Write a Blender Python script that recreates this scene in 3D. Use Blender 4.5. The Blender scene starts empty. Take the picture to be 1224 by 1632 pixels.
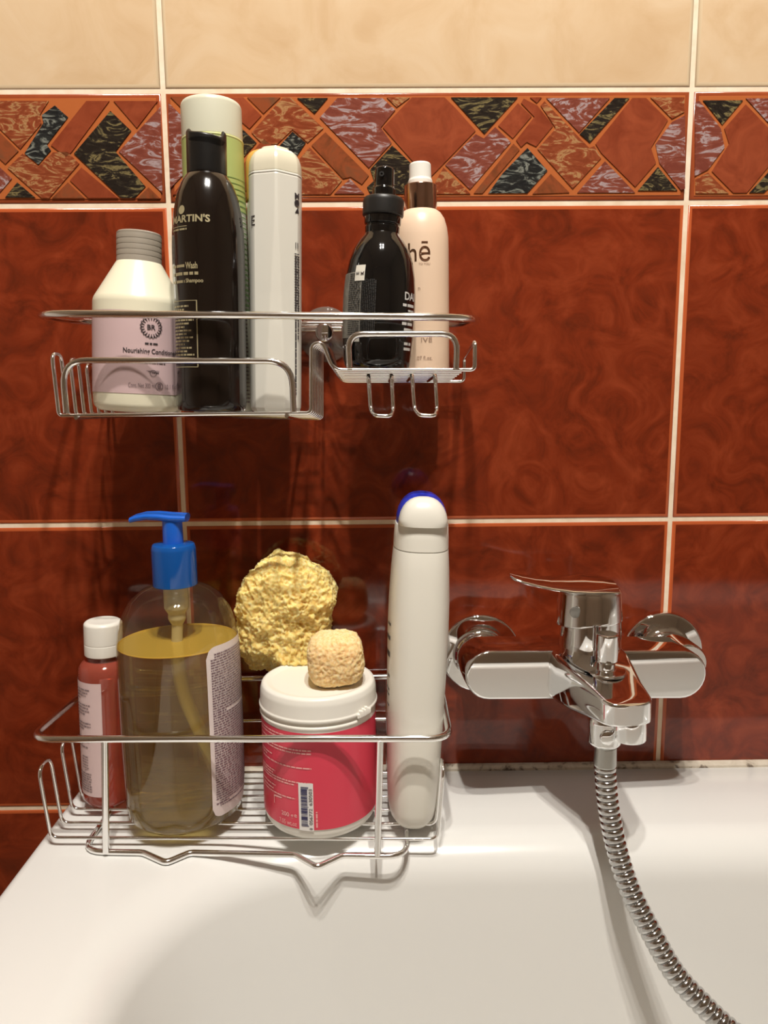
import bpy, bmesh, math, random
from mathutils import Vector, Matrix, noise

# ------------------------------------------------------------------ camera
SC = bpy.context.scene
COL = SC.collection
CAM_POS = Vector((0.1573, -0.6022, 0.3478))
PITCH, YAW, ROLL, FPX = 0.1504, 0.0108, 0.0080, 1180.0
cam_data = bpy.data.cameras.new('camera')
cam = bpy.data.objects.new('camera', cam_data)
COL.objects.link(cam)
cam_data.sensor_fit = 'VERTICAL'
cam_data.sensor_height = 36.0
cam_data.sensor_width = 27.0
cam_data.lens = FPX / 1632.0 * 36.0
cam_data.clip_start = 0.01
_cp, _sp = math.cos(PITCH), math.sin(PITCH)
_f = Vector((math.sin(YAW) * _cp, math.cos(YAW) * _cp, -_sp))
_r = Vector((math.cos(YAW), -math.sin(YAW), 0))
_d = _f.cross(_r)
_r2 = _r * math.cos(ROLL) + _d * math.sin(ROLL)
_d2 = -_r * math.sin(ROLL) + _d * math.cos(ROLL)
cam.matrix_world = Matrix(((_r2.x, -_d2.x, -_f.x, CAM_POS.x), (_r2.y, -_d2.y, -_f.y, CAM_POS.y),
                           (_r2.z, -_d2.z, -_f.z, CAM_POS.z), (0, 0, 0, 1)))
SC.camera = cam

# ------------------------------------------------------------------ world, exposure, lamp settings
SC.view_settings.view_transform = 'Standard'
SC.view_settings.look = 'None'
SC.view_settings.gamma = 1.0
SC.view_settings.exposure = 0.0
SC.view_settings.use_curve_mapping = False
world = bpy.data.worlds.new('room_air')
SC.world = world
world.use_nodes = True
world.node_tree.nodes['Background'].inputs['Color'].default_value = (0.9, 0.85, 0.75, 1)
world.node_tree.nodes['Background'].inputs['Strength'].default_value = 0.02
LAMP_WATT = 30.0                      # each of the spots on the ceiling bar
LAMP_COLOR = (1.0, 0.95, 0.875)
LAMP_SPOTS = [(0.14, -0.64), (0.30, -0.65), (0.15, -0.80), (0.31, -0.79)]
LAMP_Z = 1.60
ROOM = dict(x0=-0.80, x1=1.60, y0=-2.30, z0=-0.52, z1=1.75)

# ------------------------------------------------------------------ helpers
def lin(r, g, b):
    def c(v):
        v /= 255.0
        return v / 12.92 if v <= 0.04045 else ((v + 0.055) / 1.055) ** 2.4
    return (c(r), c(g), c(b), 1.0)

def mat(name, rgb, rough=0.4, metal=0.0, **kw):
    m = bpy.data.materials.new(name)
    m.use_nodes = True
    b = m.node_tree.nodes['Principled BSDF']
    b.inputs['Base Color'].default_value = lin(*rgb)
    b.inputs['Roughness'].default_value = rough
    b.inputs['Metallic'].default_value = metal
    for k, v in kw.items():
        b.inputs[k.replace('_', ' ')].default_value = v
    return m

def nodes(m):
    return m.node_tree.nodes, m.node_tree.links, m.node_tree.nodes['Principled BSDF']

def marble(name, cols, scale=14.0, detail=6.0, distort=2.2, rough=0.12, stops=None, bump=0.0, offset=0.0, stretch=None, rough_var=0.0):
    m = mat(name, (128, 128, 128), rough)
    N, L, B = nodes(m)
    tc = N.new('ShaderNodeTexCoord')
    oi = N.new('ShaderNodeObjectInfo')
    add = N.new('ShaderNodeVectorMath'); add.operation = 'MULTIPLY_ADD'
    L.new(oi.outputs['Random'], add.inputs[0])
    add.inputs[1].default_value = (7.3, 3.1, 5.7)
    mp = N.new('ShaderNodeMapping')
    mp.inputs['Location'].default_value = (offset, offset * 0.7, offset * 1.3)
    if stretch:
        mp.inputs['Rotation'].default_value = (0, stretch[0], 0)
        mp.inputs['Scale'].default_value = (stretch[1], 1, stretch[2])
    L.new(tc.outputs['Object'], add.inputs[2])
    L.new(add.outputs[0], mp.inputs['Vector'])
    nz = N.new('ShaderNodeTexNoise')
    nz.inputs['Scale'].default_value = scale
    nz.inputs['Detail'].default_value = detail
    nz.inputs['Distortion'].default_value = distort
    nz.inputs['Roughness'].default_value = 0.6
    L.new(mp.outputs[0], nz.inputs['Vector'])
    rp = N.new('ShaderNodeValToRGB')
    stops = stops or [0.3 + 0.4 * i / max(1, len(cols) - 1) for i in range(len(cols))]
    while len(rp.color_ramp.elements) < len(cols):
        rp.color_ramp.elements.new(0.5)
    for e, s, c in zip(rp.color_ramp.elements, stops, cols):
        e.position = s
        e.color = lin(*c)
    L.new(nz.outputs['Fac'], rp.inputs['Fac'])
    L.new(rp.outputs['Color'], B.inputs['Base Color'])
    if bump:
        bp = N.new('ShaderNodeBump')
        bp.inputs['Strength'].default_value = bump
        bp.inputs['Distance'].default_value = 0.001
        L.new(nz.outputs['Fac'], bp.inputs['Height'])
        L.new(bp.outputs['Normal'], B.inputs['Normal'])
    if rough_var:
        mr = N.new('ShaderNodeMapRange')
        mr.inputs['To Min'].default_value = rough
        mr.inputs['To Max'].default_value = rough + rough_var
        L.new(nz.outputs['Fac'], mr.inputs['Value'])
        L.new(mr.outputs[0], B.inputs['Roughness'])
    return m

def schlick(N, L, gloss=1.0):
    """how strongly a thin clear sheet shines, the same from both sides"""
    lw = N.new('ShaderNodeLayerWeight'); lw.inputs['Blend'].default_value = 0.5
    pw = N.new('ShaderNodeMath'); pw.operation = 'POWER'; pw.inputs[1].default_value = 5.0
    ma = N.new('ShaderNodeMath'); ma.operation = 'MULTIPLY_ADD'
    ma.inputs[1].default_value = 0.9 * gloss; ma.inputs[2].default_value = 0.05 * gloss
    L.new(lw.outputs['Facing'], pw.inputs[0]); L.new(pw.outputs[0], ma.inputs[0])
    return ma

def clear_plastic(name, tint, haze=0.0, haze_rgb=(230, 225, 210), gloss=1.0, rough=0.03):
    """thin clear wall: lets light straight through, shines by Fresnel"""
    m = bpy.data.materials.new(name)
    m.use_nodes = True
    N, L = m.node_tree.nodes, m.node_tree.links
    N.clear()
    out = N.new('ShaderNodeOutputMaterial')
    tr = N.new('ShaderNodeBsdfTransparent'); tr.inputs[0].default_value = lin(*tint)
    gl = N.new('ShaderNodeBsdfGlossy'); gl.inputs['Roughness'].default_value = rough
    df = N.new('ShaderNodeBsdfDiffuse'); df.inputs[0].default_value = lin(*haze_rgb)
    ml = schlick(N, L, gloss)
    m1 = N.new('ShaderNodeMixShader'); m1.inputs[0].default_value = haze
    m2 = N.new('ShaderNodeMixShader')
    L.new(tr.outputs[0], m1.inputs[1]); L.new(df.outputs[0], m1.inputs[2])
    L.new(ml.outputs[0], m2.inputs[0])
    L.new(m1.outputs[0], m2.inputs[1]); L.new(gl.outputs[0], m2.inputs[2])
    L.new(m2.outputs[0], out.inputs['Surface'])
    return m

def finish(me, angle=35):
    for p in me.polygons:
        p.use_smooth = len(p.vertices) <= 4      # big flat ends stay flat
    me.set_sharp_from_angle(angle=math.radians(angle))

def link(name, me, m=None, parent=None, loc=None):
    o = bpy.data.objects.new(name, me)
    COL.objects.link(o)
    if m is not None:
        for mm in (m if isinstance(m, (list, tuple)) else [m]):
            if me is not None and mm.name not in [x.name for x in me.materials if x]:
                me.materials.append(mm)
    if parent is not None:
        o.parent = parent
    if loc is not None:
        o.location = loc
    return o

def obj(name, bm, m, parent=None, angle=35, loc=None):
    bmesh.ops.recalc_face_normals(bm, faces=bm.faces)
    me = bpy.data.meshes.new(name)
    bm.to_mesh(me)
    bm.free()
    finish(me, angle)
    return link(name, me, m, parent, loc)

def raw(name, verts, faces, m, parent=None, angle=35, loc=None, smooth=True):
    me = bpy.data.meshes.new(name)
    me.from_pydata([tuple(v) for v in verts], [], faces)
    me.update()
    if smooth:
        finish(me, angle)
    return link(name, me, m, parent, loc)

def thing(name, label, cat, loc=(0, 0, 0), group=None, tilt=0.0):
    o = bpy.data.objects.new(name, None)
    o.empty_display_size = 0.02
    COL.objects.link(o)
    o.location = loc
    o.rotation_euler = (0, tilt, 0)
    o['label'] = label
    o['category'] = cat
    if group:
        o['group'] = group
    return o

def lathe(prof, n=64, sx=1.0, sy=1.0, rot=0.0, rfun=None, closed_top=True, closed_bot=True):
    """surface of revolution; prof = [(r, z)...] from bottom to top"""
    bm = bmesh.new()
    rings = []
    for r, z in prof:
        ring = []
        for i in range(n):
            a = 2 * math.pi * i / n
            rr = r if rfun is None else rfun(r, z, a)
            x, y = rr * math.sin(a) * sx, -rr * math.cos(a) * sy
            ring.append(bm.verts.new((x * math.cos(rot) - y * math.sin(rot), x * math.sin(rot) + y * math.cos(rot), z)))
        rings.append(ring)
    for a, b in zip(rings, rings[1:]):
        for i in range(n):
            j = (i + 1) % n
            bm.faces.new((a[i], a[j], b[j], b[i]))
    if closed_bot:
        bm.faces.new(list(reversed(rings[0])))
    if closed_top:
        bm.faces.new(rings[-1])
    return bm

def rounded(prof, r=0.0015, seg=4):
    """round the corners of an (r, z) profile"""
    out = [prof[0]]
    for p0, p1, p2 in zip(prof, prof[1:], prof[2:]):
        a, b, c = Vector(p0), Vector(p1), Vector(p2)
        d1, d2 = a - b, c - b
        t = min(r, d1.length * 0.45, d2.length * 0.45)
        if t < 1e-6:
            out.append(p1); continue
        s, e = b + d1.normalized() * t, b + d2.normalized() * t
        for k in range(seg + 1):
            u = k / seg
            q = s * (1 - u) ** 2 + b * 2 * u * (1 - u) + e * u * u
            out.append((q.x, q.y))
    out.append(prof[-1])
    return out

def fillet(pts, r, closed=False, seg=6):
    pts = [Vector(p) for p in pts]
    n = len(pts)
    rs = r if isinstance(r, (list, tuple)) else [r] * n
    out = []
    for i, p in enumerate(pts):
        if not closed and i in (0, n - 1):
            out.append(p); continue
        a, c = pts[i - 1], pts[(i + 1) % n]
        d1, d2 = a - p, c - p
        t = min(rs[i], d1.length * 0.49, d2.length * 0.49)
        if t < 1e-5:
            out.append(p); continue
        s, e = p + d1.normalized() * t, p + d2.normalized() * t
        for k in range(seg + 1):
            u = k / seg
            out.append(s * (1 - u) ** 2 + p * 2 * u * (1 - u) + e * u * u)
    return out

def smooth_path(pts, per=8):
    P = [Vector(p) for p in pts]
    P = [P[0] * 2 - P[1]] + P + [P[-1] * 2 - P[-2]]
    out = []
    for i in range(1, len(P) - 2):
        for k in range(per):
            t = k / per
            a, b, c, d = P[i - 1], P[i], P[i + 1], P[i + 2]
            out.append(0.5 * ((2 * b) + (c - a) * t + (2 * a - 5 * b + 4 * c - d) * t * t + (-a + 3 * b - 3 * c + d) * t ** 3))
    out.append(P[-2])
    return out

def add_tube(bm, pts, r, n=10, closed=False, cap=True):
    pts = [Vector(p) for p in pts]
    cl = [pts[0]]
    for p in pts[1:]:
        if (p - cl[-1]).length > 1e-6:
            cl.append(p)
    pts = cl
    m = len(pts)
    rad = r if isinstance(r, (list, tuple)) else [r] * m
    T = []
    for i in range(m):
        if closed:
            t = pts[(i + 1) % m] - pts[i - 1]
        else:
            t = pts[min(i + 1, m - 1)] - pts[max(i - 1, 0)]
        T.append(t.normalized())
    up = Vector((0, 0, 1)) if abs(T[0].z) < 0.9 else Vector((1, 0, 0))
    nrm = (up - T[0] * up.dot(T[0])).normalized()
    frames = []
    for i in range(m):
        if i:
            q = T[i - 1].rotation_difference(T[i])
            nrm = (q @ nrm)
            nrm = (nrm - T[i] * nrm.dot(T[i])).normalized()
        frames.append((nrm, T[i].cross(nrm)))
    twist = 0.0
    if closed:
        q = T[-1].rotation_difference(T[0])
        e = q @ frames[-1][0]
        twist = math.atan2(e.dot(frames[0][1]), e.dot(frames[0][0]))
    rings = []
    for i in range(m):
        a0 = -twist * i / m
        ring = []
        for k in range(n):
            a = 2 * math.pi * k / n + a0
            ring.append(bm.verts.new(pts[i] + (frames[i][0] * math.cos(a) + frames[i][1] * math.sin(a)) * rad[i]))
        rings.append(ring)
    rng = range(m) if closed else range(m - 1)
    for i in rng:
        A, B = rings[i], rings[(i + 1) % m]
        for k in range(n):
            j = (k + 1) % n
            bm.faces.new((A[k], A[j], B[j], B[k]))
    if cap and not closed:
        bm.faces.new(list(reversed(rings[0])))
        bm.faces.new(rings[-1])

def wire(name, paths, r, m, parent, n=10, closed=False):
    bm = bmesh.new()
    for p in paths:
        add_tube(bm, p, r, n, closed)
    return obj(name, bm, m, parent, 60)

def add_prism(bm, poly, d0, d1, axis='y', bevel=0.0, seg=2):
    """polygon (a, b) extruded along an axis between d0 and d1"""
    def P(a, b, d):
        return (a, d, b) if axis == 'y' else ((a, b, d) if axis == 'z' else (d, a, b))
    va = [bm.verts.new(P(a, b, d0)) for a, b in poly]
    vb = [bm.verts.new(P(a, b, d1)) for a, b in poly]
    n = len(poly)
    fs = [bm.faces.new(va), bm.faces.new(list(reversed(vb)))]
    for i in range(n):
        j = (i + 1) % n
        fs.append(bm.faces.new((va[j], va[i], vb[i], vb[j])))
    if bevel:
        bmesh.ops.recalc_face_normals(bm, faces=fs)
        es = {e for f in fs[:2] for e in f.edges}
        bmesh.ops.bevel(bm, geom=list(es), offset=bevel, segments=seg, affect='EDGES', profile=0.5)

def add_box(bm, lo, hi, bevel=0.0, seg=2):
    r = bmesh.ops.create_cube(bm, size=1.0)
    vs = r['verts']
    for v in vs:
        v.co = Vector([lo[i] + (v.co[i] + 0.5) * (hi[i] - lo[i]) for i in range(3)])
    if bevel:
        es = list({e for v in vs for e in v.link_edges})
        bmesh.ops.bevel(bm, geom=es, offset=bevel, segments=seg, affect='EDGES', profile=0.5)

def glyphs(body, bold=0.0):
    """flat triangulated lettering from Blender's built-in font"""
    cu = bpy.data.curves.new('lettering', 'FONT')
    cu.body = body
    cu.size = 1.0
    cu.resolution_u = 3
    cu.offset = bold
    o = bpy.data.objects.new('lettering', cu)
    COL.objects.link(o)
    dg = bpy.context.evaluated_depsgraph_get()
    me = bpy.data.meshes.new_from_object(o.evaluated_get(dg))
    vs = [v.co.copy() for v in me.vertices]
    fs = [tuple(p.vertices) for p in me.polygons]
    bpy.data.objects.remove(o)
    bpy.data.meshes.remove(me)
    bpy.data.curves.remove(cu)
    return vs, fs

class Print:
    """flat print collected in label coordinates (u across, w up, metres), wrapped onto a body later"""
    def __init__(self):
        self.v, self.f = [], []
    def add(self, vs, fs):
        k = len(self.v)
        self.v += vs
        self.f += [tuple(i + k for i in f) for f in fs]
    def text(self, body, u, w, width=None, height=None, align='c', turn=0, bold=0.0):
        vs, fs = glyphs(body, bold)
        x0, x1 = min(v.x for v in vs), max(v.x for v in vs)
        y0, y1 = min(v.y for v in vs), max(v.y for v in vs)
        s = (width / (x1 - x0)) if width else height / (y1 - y0)
        sy = (height / (y1 - y0)) if height else s
        ax = {'l': x0, 'c': (x0 + x1) / 2, 'r': x1}[align]
        o = []
        for v in vs:
            a, b = (v.x - ax) * s, (v.y - (y0 + y1) / 2) * sy
            for _ in range(turn):
                a, b = -b, a
            o.append((u + a, w + b))
        self.add(o, fs)
    def bar(self, u0, u1, w0, w1):
        n = max(1, int(abs(u1 - u0) / 0.002))
        k = len(self.v)
        for i in range(n + 1):
            u = u0 + (u1 - u0) * i / n
            self.v += [(u, w0), (u, w1)]
        for i in range(n):
            a = k + 2 * i
            self.f.append((a, a + 2, a + 3, a + 1))
    def words(self, rng, u0, u1, w, h, fill=1.0):
        u = u0
        end = u0 + (u1 - u0) * fill
        while u < end - 0.0004:
            l = min(rng.uniform(0.6, 3.2) * h * 1.4, end - u)
            self.bar(u, u + l, w - h / 2, w + h / 2)
            u += l + h * 0.5
    def words_up(self, rng, u, w0, w1, h):
        w = w0
        while w < w1 - 0.0004:
            l = min(rng.uniform(0.6, 3.0) * h * 1.4, w1 - w)
            self.bar(u - h / 2, u + h / 2, w, w + l)
            w += l + h * 0.5
    def disc(self, u, w, r, n=20, r0=0.0):
        k = len(self.v)
        for i in range(n):
            a = 2 * math.pi * i / n
            self.v.append((u + r * math.cos(a), w + r * math.sin(a)))
            if r0:
                self.v.append((u + r0 * math.cos(a), w + r0 * math.sin(a)))
        if r0:
            for i in range(n):
                j = (i + 1) % n
                self.f.append((k + 2 * i, k + 2 * j, k + 2 * j + 1, k + 2 * i + 1))
        else:
            self.f.append(tuple(range(k, k + n)))
    def wrap(self, name, m, parent, fun):
        o = raw(name, [fun(u, w) for u, w in self.v], self.f, m, parent, smooth=False)
        o['kind'] = 'stuff'              # many tiny printed marks
        return o

def on_cyl(R, a0, e=0.0003, z0=0.0, sx=1.0, sy=1.0, rot=0.0):
    """u runs round the body from azimuth a0 (0 = facing the bath, + towards the tap)"""
    def f(u, w):
        r = R(w + z0) if callable(R) else R
        rm = R(z0 + 0.045) if callable(R) else R
        a = a0 + u / rm
        x, y = (r + e) * math.sin(a) * sx, -(r + e) * math.cos(a) * sy
        return (x * math.cos(rot) - y * math.sin(rot), x * math.sin(rot) + y * math.cos(rot), w + z0)
    return f

def patch(name, R, a0, a1, z0, z1, m, parent, e=0.0002, corner=0.0, n=40, k=12, sx=1.0, sy=1.0, rot=0.0):
    """a label: a thin curved sheet on a round body"""
    vs, fs = [], []
    for i in range(n + 1):
        a = a0 + (a1 - a0) * i / n
        for j in range(k + 1):
            z = z0 + (z1 - z0) * j / k
            if corner:
                rr = R(z) if callable(R) else R
                d = min(abs(a - a0), abs(a1 - a)) * rr
                if d < corner:
                    ins = corner - math.sqrt(max(0.0, corner ** 2 - (corner - d) ** 2))
                    z = z0 + ins + (z1 - z0 - 2 * ins) * j / k
            r = (R(z) if callable(R) else R) + e
            x, y = r * math.sin(a) * sx, -r * math.cos(a) * sy
            vs.append((x * math.cos(rot) - y * math.sin(rot), x * math.sin(rot) + y * math.cos(rot), z))
    for i in range(n):
        for j in range(k):
            a = i * (k + 1) + j
            fs.append((a, a + k + 1, a + k + 2, a + 1))
    return raw(name, vs, fs, m, parent, 60)

def interp(prof):
    """radius as a function of height from a profile"""
    P = sorted(prof, key=lambda q: q[1])
    def f(z):
        if z <= P[0][1]: return P[0][0]
        for (r0, z0), (r1, z1) in zip(P, P[1:]):
            if z <= z1:
                return r0 if z1 - z0 < 1e-9 else r0 + (r1 - r0) * (z - z0) / (z1 - z0)
        return P[-1][0]
    return f

# ------------------------------------------------------------------ materials
CHROME = mat('chrome', (236, 237, 238), 0.04, 1.0)
WIRE = mat('chromed_wire', (244, 244, 243), 0.13, 1.0)
PORCELAIN = mat('white_enamel', (228, 227, 223), 0.20)
GROUT = marble('cream_grout', [(226, 202, 172), (244, 226, 202)], 60, 3, 0.2, 0.8)
RED = marble('oxblood_glaze', [(92, 35, 18), (121, 45, 22), (142, 60, 32)], 27, 10, 1.7, 0.07, stops=[0.30, 0.50, 0.72], bump=0.03)
RED_EDGE = mat('orange_glaze_edge', (182, 88, 48), 0.12)
CREAM = marble('cream_glaze', [(204, 172, 134), (212, 183, 147), (217, 191, 158)], 16, 5, 1.2, 0.16, stops=[0.3, 0.5, 0.7])
CREAM_EDGE = mat('cream_glaze_edge', (214, 190, 156), 0.2)
BORDER = marble('terracotta_frame', [(132, 60, 32), (160, 78, 44)], 12, 4, 1.0, 0.12)
SEAM = mat('golden_seam', (178, 98, 52), 0.22)
INLAY = {
    'te': marble('terracotta_inlay', [(124, 54, 32), (152, 74, 46)], 40, 5, 1.5, 0.14),
    'br': marble('brown_inlay', [(98, 58, 34), (140, 72, 42), (112, 72, 48)], 45, 5, 1.5, 0.14),
    'go': marble('gold_streaked_inlay', [(124, 58, 34), (142, 72, 44), (172, 132, 88), (130, 68, 42)], 75, 8, 3.4, 0.14, stops=[0.40, 0.52, 0.58, 0.68], stretch=(0.5, 0.5, 1.5)),
    'lv': marble('lilac_streaked_inlay', [(116, 58, 46), (130, 70, 56), (170, 152, 152), (122, 70, 58)], 62, 8, 3.4, 0.14, stops=[0.40, 0.52, 0.60, 0.70], stretch=(0.4, 0.5, 1.5)),
    'bk': marble('black_gold_inlay', [(36, 30, 26), (46, 40, 34), (128, 114, 76), (42, 36, 30)], 80, 8, 3.4, 0.12, stops=[0.42, 0.53, 0.60, 0.68], stretch=(0.6, 0.5, 1.4)),
    'bb': marble('black_blue_inlay', [(32, 32, 32), (44, 45, 44), (134, 136, 126), (38, 38, 37)], 90, 8, 3.4, 0.12, stops=[0.40, 0.52, 0.62, 0.70], stretch=(0.6, 0.6, 1.4)),
}

# ------------------------------------------------------------------ the room
def struct(name, bm, m, parent=None):
    o = obj(name, bm, m, parent)
    if parent is None:
        o['kind'] = 'structure'
    return o

def slab(name, lo, hi, m):
    bm = bmesh.new()
    add_box(bm, lo, hi)
    return struct(name, bm, m)

R_ = ROOM
WALL_PAINT = marble('warm_plaster', [(218, 214, 206), (226, 222, 215)], 6, 3, 0.4, 0.7)
CEIL_PAINT = mat('white_ceiling_paint', (240, 236, 228), 0.8)
FLOOR_MAT = marble('brown_floor_tile', [(120, 84, 58), (156, 112, 80)], 5, 5, 1.0, 0.35)
TW, TH, G = 0.400, 0.2485, 0.0032          # tile pitch and joint
wall = slab('wall_back', (R_['x0'], -0.0016, R_['z0']), (R_['x1'], 0.10, R_['z1']), GROUT)
slab('wall_left', (R_['x0'] - 0.1, R_['y0'], R_['z0']), (R_['x0'], 0.10, R_['z1']), WALL_PAINT)
slab('wall_right', (R_['x1'], R_['y0'], R_['z0']), (R_['x1'] + 0.1, 0.10, R_['z1']), WALL_PAINT)
slab('wall_front', (R_['x0'] - 0.1, R_['y0'] - 0.1, R_['z0']), (R_['x1'] + 0.1, R_['y0'], R_['z1']), WALL_PAINT)
slab('floor', (R_['x0'] - 0.1, R_['y0'] - 0.1, R_['z0'] - 0.1), (R_['x1'] + 0.1, 0.10, R_['z0']), FLOOR_MAT)
slab('ceiling', (R_['x0'] - 0.1, R_['y0'] - 0.1, R_['z1']), (R_['x1'] + 0.1, 0.10, R_['z1'] + 0.1), CEIL_PAINT)

def tile_mesh(name, w, h, mats, rim, lift=0.0024):
    """pillowed tile: bevelled edge, rim of thinner glaze, field"""
    bm = bmesh.new()
    loops = []
    for ins, y in ((0, 0.004), (0, -lift + 0.0012), (0.0005, -lift + 0.0004), (0.0013, -lift), (rim, -lift - 0.0001)):
        x0, x1, z0, z1 = -w / 2 + ins, w / 2 - ins, -h / 2 + ins, h / 2 - ins
        loops.append([bm.verts.new((x, y, z)) for x, z in ((x0, z0), (x1, z0), (x1, z1), (x0, z1))])
    for k, (a, b) in enumerate(zip(loops, loops[1:])):
        for i in range(4):
            j = (i + 1) % 4
            f = bm.faces.new((a[i], a[j], b[j], b[i]))
            f.material_index = 1
    bm.faces.new(loops[-1]).material_index = 0
    bmesh.ops.recalc_face_normals(bm, faces=bm.faces)
    me = bpy.data.meshes.new(name)
    bm.to_mesh(me)
    bm.free()
    for m in mats:
        me.materials.append(m)
    finish(me, 50)
    return me

red_me = tile_mesh('tile', TW - G, TH - G, (RED, RED_EDGE), 0.0030)
cream_me = tile_mesh('tile', TW - G, TH - G, (CREAM, CREAM_EDGE), 0.003)
BZ0, BH = 2 * TH, 0.0818
border_me = tile_mesh('border_tile', TW - G, BH - G, (BORDER, BORDER), 0.003)
POLYS = [
('br', [(5.5, 77.3), (23.5, 77.2), (14.1, 68.8)]),
('lv', [(3.9, 73.3), (35.3, 43.2), (2.1, 11.6)]),
('bk', [(25.3, 76.8), (35.7, 76.7), (69.3, 44.5), (39.8, 14.2), (25.0, 28.4), (37.7, 43.2), (16.4, 68.4)]),
('te', [(3.9, 7.4), (37.1, 7.3), (20.6, 26.6)]),
('te', [(40.0, 7.3), (57.4, 7.2), (86.3, 38.5), (75.1, 47.1), (70.6, 43.1)]),
('te', [(37.6, 76.7), (60.4, 76.7), (73.7, 63.7), (64.3, 54.4)]),
('br', [(63.2, 76.7), (88.4, 76.6), (75.2, 65.1)]),
('go', [(90.3, 76.6), (96.0, 76.5), (120.2, 54.6), (108.0, 44.3), (96.8, 53.8), (85.0, 43.5), (74.0, 43.1), (65.7, 51.7)]),
('bb', [(81.1, 10.3), (71.8, 18.6), (89.2, 38.1), (86.4, 42.1), (96.7, 52.4), (106.6, 44.3), (90.7, 22.6), (91.5, 17.1)]),
('go', [(109.4, 41.1), (133.5, 16.9), (124.6, 6.9), (85.4, 7.1), (92.9, 17.1), (92.1, 23.1)]),
('bk', [(100.7, 76.1), (124.0, 76.0), (113.7, 64.9)]),
('lv', [(131.1, 76.0), (164.9, 75.9), (174.8, 67.4), (163.7, 54.9), (171.8, 44.0), (154.3, 26.0), (117.5, 62.2)]),
('go', [(168.2, 76.3), (185.8, 76.2), (175.8, 69.2)]),
('te', [(187.3, 76.2), (212.1, 76.1), (221.2, 67.7), (235.7, 52.4), (206.0, 23.5), (201.6, 19.4), (187.2, 31.3), (165.2, 54.9)]),
('bk', [(172.3, 42.2), (200.7, 16.6), (191.0, 7.0), (155.1, 7.2), (152.7, 12.2), (158.1, 16.8), (155.3, 25.1)]),
('br', [(121.6, 51.9), (154.3, 20.5), (148.9, 14.1), (140.3, 19.6), (134.4, 18.3), (110.9, 42.5)]),
('lv', [(139.8, 18.3), (150.7, 7.2), (127.5, 7.3)]),
('bk', [(216.8, 76.1), (267.4, 76.0), (242.4, 50.1)]),
('go', [(211.3, 26.2), (232.3, 6.8), (205.5, 6.9), (205.0, 15.7)]),
('lv', [(235.7, 50.1), (242.0, 46.9), (250.5, 55.0), (262.7, 44.1), (231.8, 10.0), (212.7, 28.0)]),
('br', [(264.7, 43.2), (269.6, 38.7), (241.5, 7.2), (234.7, 7.3)]),
('te', [(267.5, 71.9), (278.2, 62.5), (264.1, 46.8), (252.9, 55.9)]),
('te', [(271.8, 75.1), (282.4, 70.1), (294.7, 55.7), (282.1, 40.9), (274.8, 44.1), (270.5, 40.5), (266.6, 45.5), (280.2, 62.1), (269.9, 71.9)]),
('te', [(276.5, 75.9), (285.6, 75.9), (281.9, 71.9)]),
('go', [(296.7, 53.9), (284.8, 70.1), (287.6, 73.2), (322.7, 39.8), (326.5, 41.1), (332.2, 32.5), (311.0, 10.1), (283.1, 39.1)]),
('bb', [(275.4, 40.0), (291.2, 23.5), (276.0, 7.1), (245.9, 7.2), (256.4, 21.4)]),
('br', [(293.7, 21.2), (308.7, 7.4), (280.0, 6.6)]),
('lv', [(289.0, 75.4), (337.3, 75.3), (314.6, 50.7)]),
('bk', [(340.7, 75.3), (352.2, 75.2), (323.1, 43.4), (315.1, 49.8)]),
('te', [(354.1, 75.2), (364.7, 75.2), (382.2, 59.4), (370.1, 39.6), (374.5, 28.7), (359.2, 11.3), (332.0, 36.1), (327.4, 42.5)]),
('lv', [(335.1, 30.2), (359.4, 7.1), (314.5, 7.3)]),
('bk', [(376.1, 25.9), (392.1, 8.4), (361.3, 8.5)]),
('go', [(368.0, 75.6), (393.9, 75.5), (394.5, 65.2), (385.1, 60.3)]),
('lv', [(373.4, 42.3), (385.2, 58.1), (395.1, 63.0), (397.9, 9.7), (394.5, 8.8), (377.0, 28.6)]),
]
bm = bmesh.new()
add_box(bm, (-0.1948, -0.0029, -0.0358), (0.1948, -0.0020, 0.0362), 0.0002, 1)
bmesh.ops.recalc_face_normals(bm, faces=bm.faces)
seam_me = bpy.data.meshes.new('golden_seam')
bm.to_mesh(seam_me); bm.free(); seam_me.materials.append(SEAM)

def shrink(poly, d):
    """move every edge of a polygon inward by d"""
    n = len(poly)
    area = sum(poly[i][0] * poly[(i + 1) % n][1] - poly[(i + 1) % n][0] * poly[i][1] for i in range(n))
    if area < 0:
        poly = list(reversed(poly))
    L = []
    for i in range(n):
        a, b = Vector(poly[i]), Vector(poly[(i + 1) % n])
        t = (b - a).normalized()
        nn = Vector((-t.y, t.x))
        L.append((a + nn * d, t))
    out = []
    for i in range(n):
        p, t = L[i - 1]
        q, s = L[i]
        den = t.x * s.y - t.y * s.x
        if abs(den) < 0.05:
            out.append((q.x, q.y)); continue
        k = ((q.x - p.x) * s.y - (q.y - p.y) * s.x) / den
        out.append((p.x + t.x * k, p.y + t.y * k))
    return out

inlay_me = []
for kind, pts in POLYS:
    poly = shrink([(x / 1000 - 0.2, z / 1000 - 0.0409) for x, z in pts], 0.00008)
    bm = bmesh.new()
    add_prism(bm, poly, -0.0036, -0.0026, 'y')
    bmesh.ops.recalc_face_normals(bm, faces=bm.faces)
    me = bpy.data.meshes.new('inlay')
    bm.to_mesh(me); bm.free()
    me.materials.append(INLAY[kind])
    inlay_me.append(me)

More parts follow.
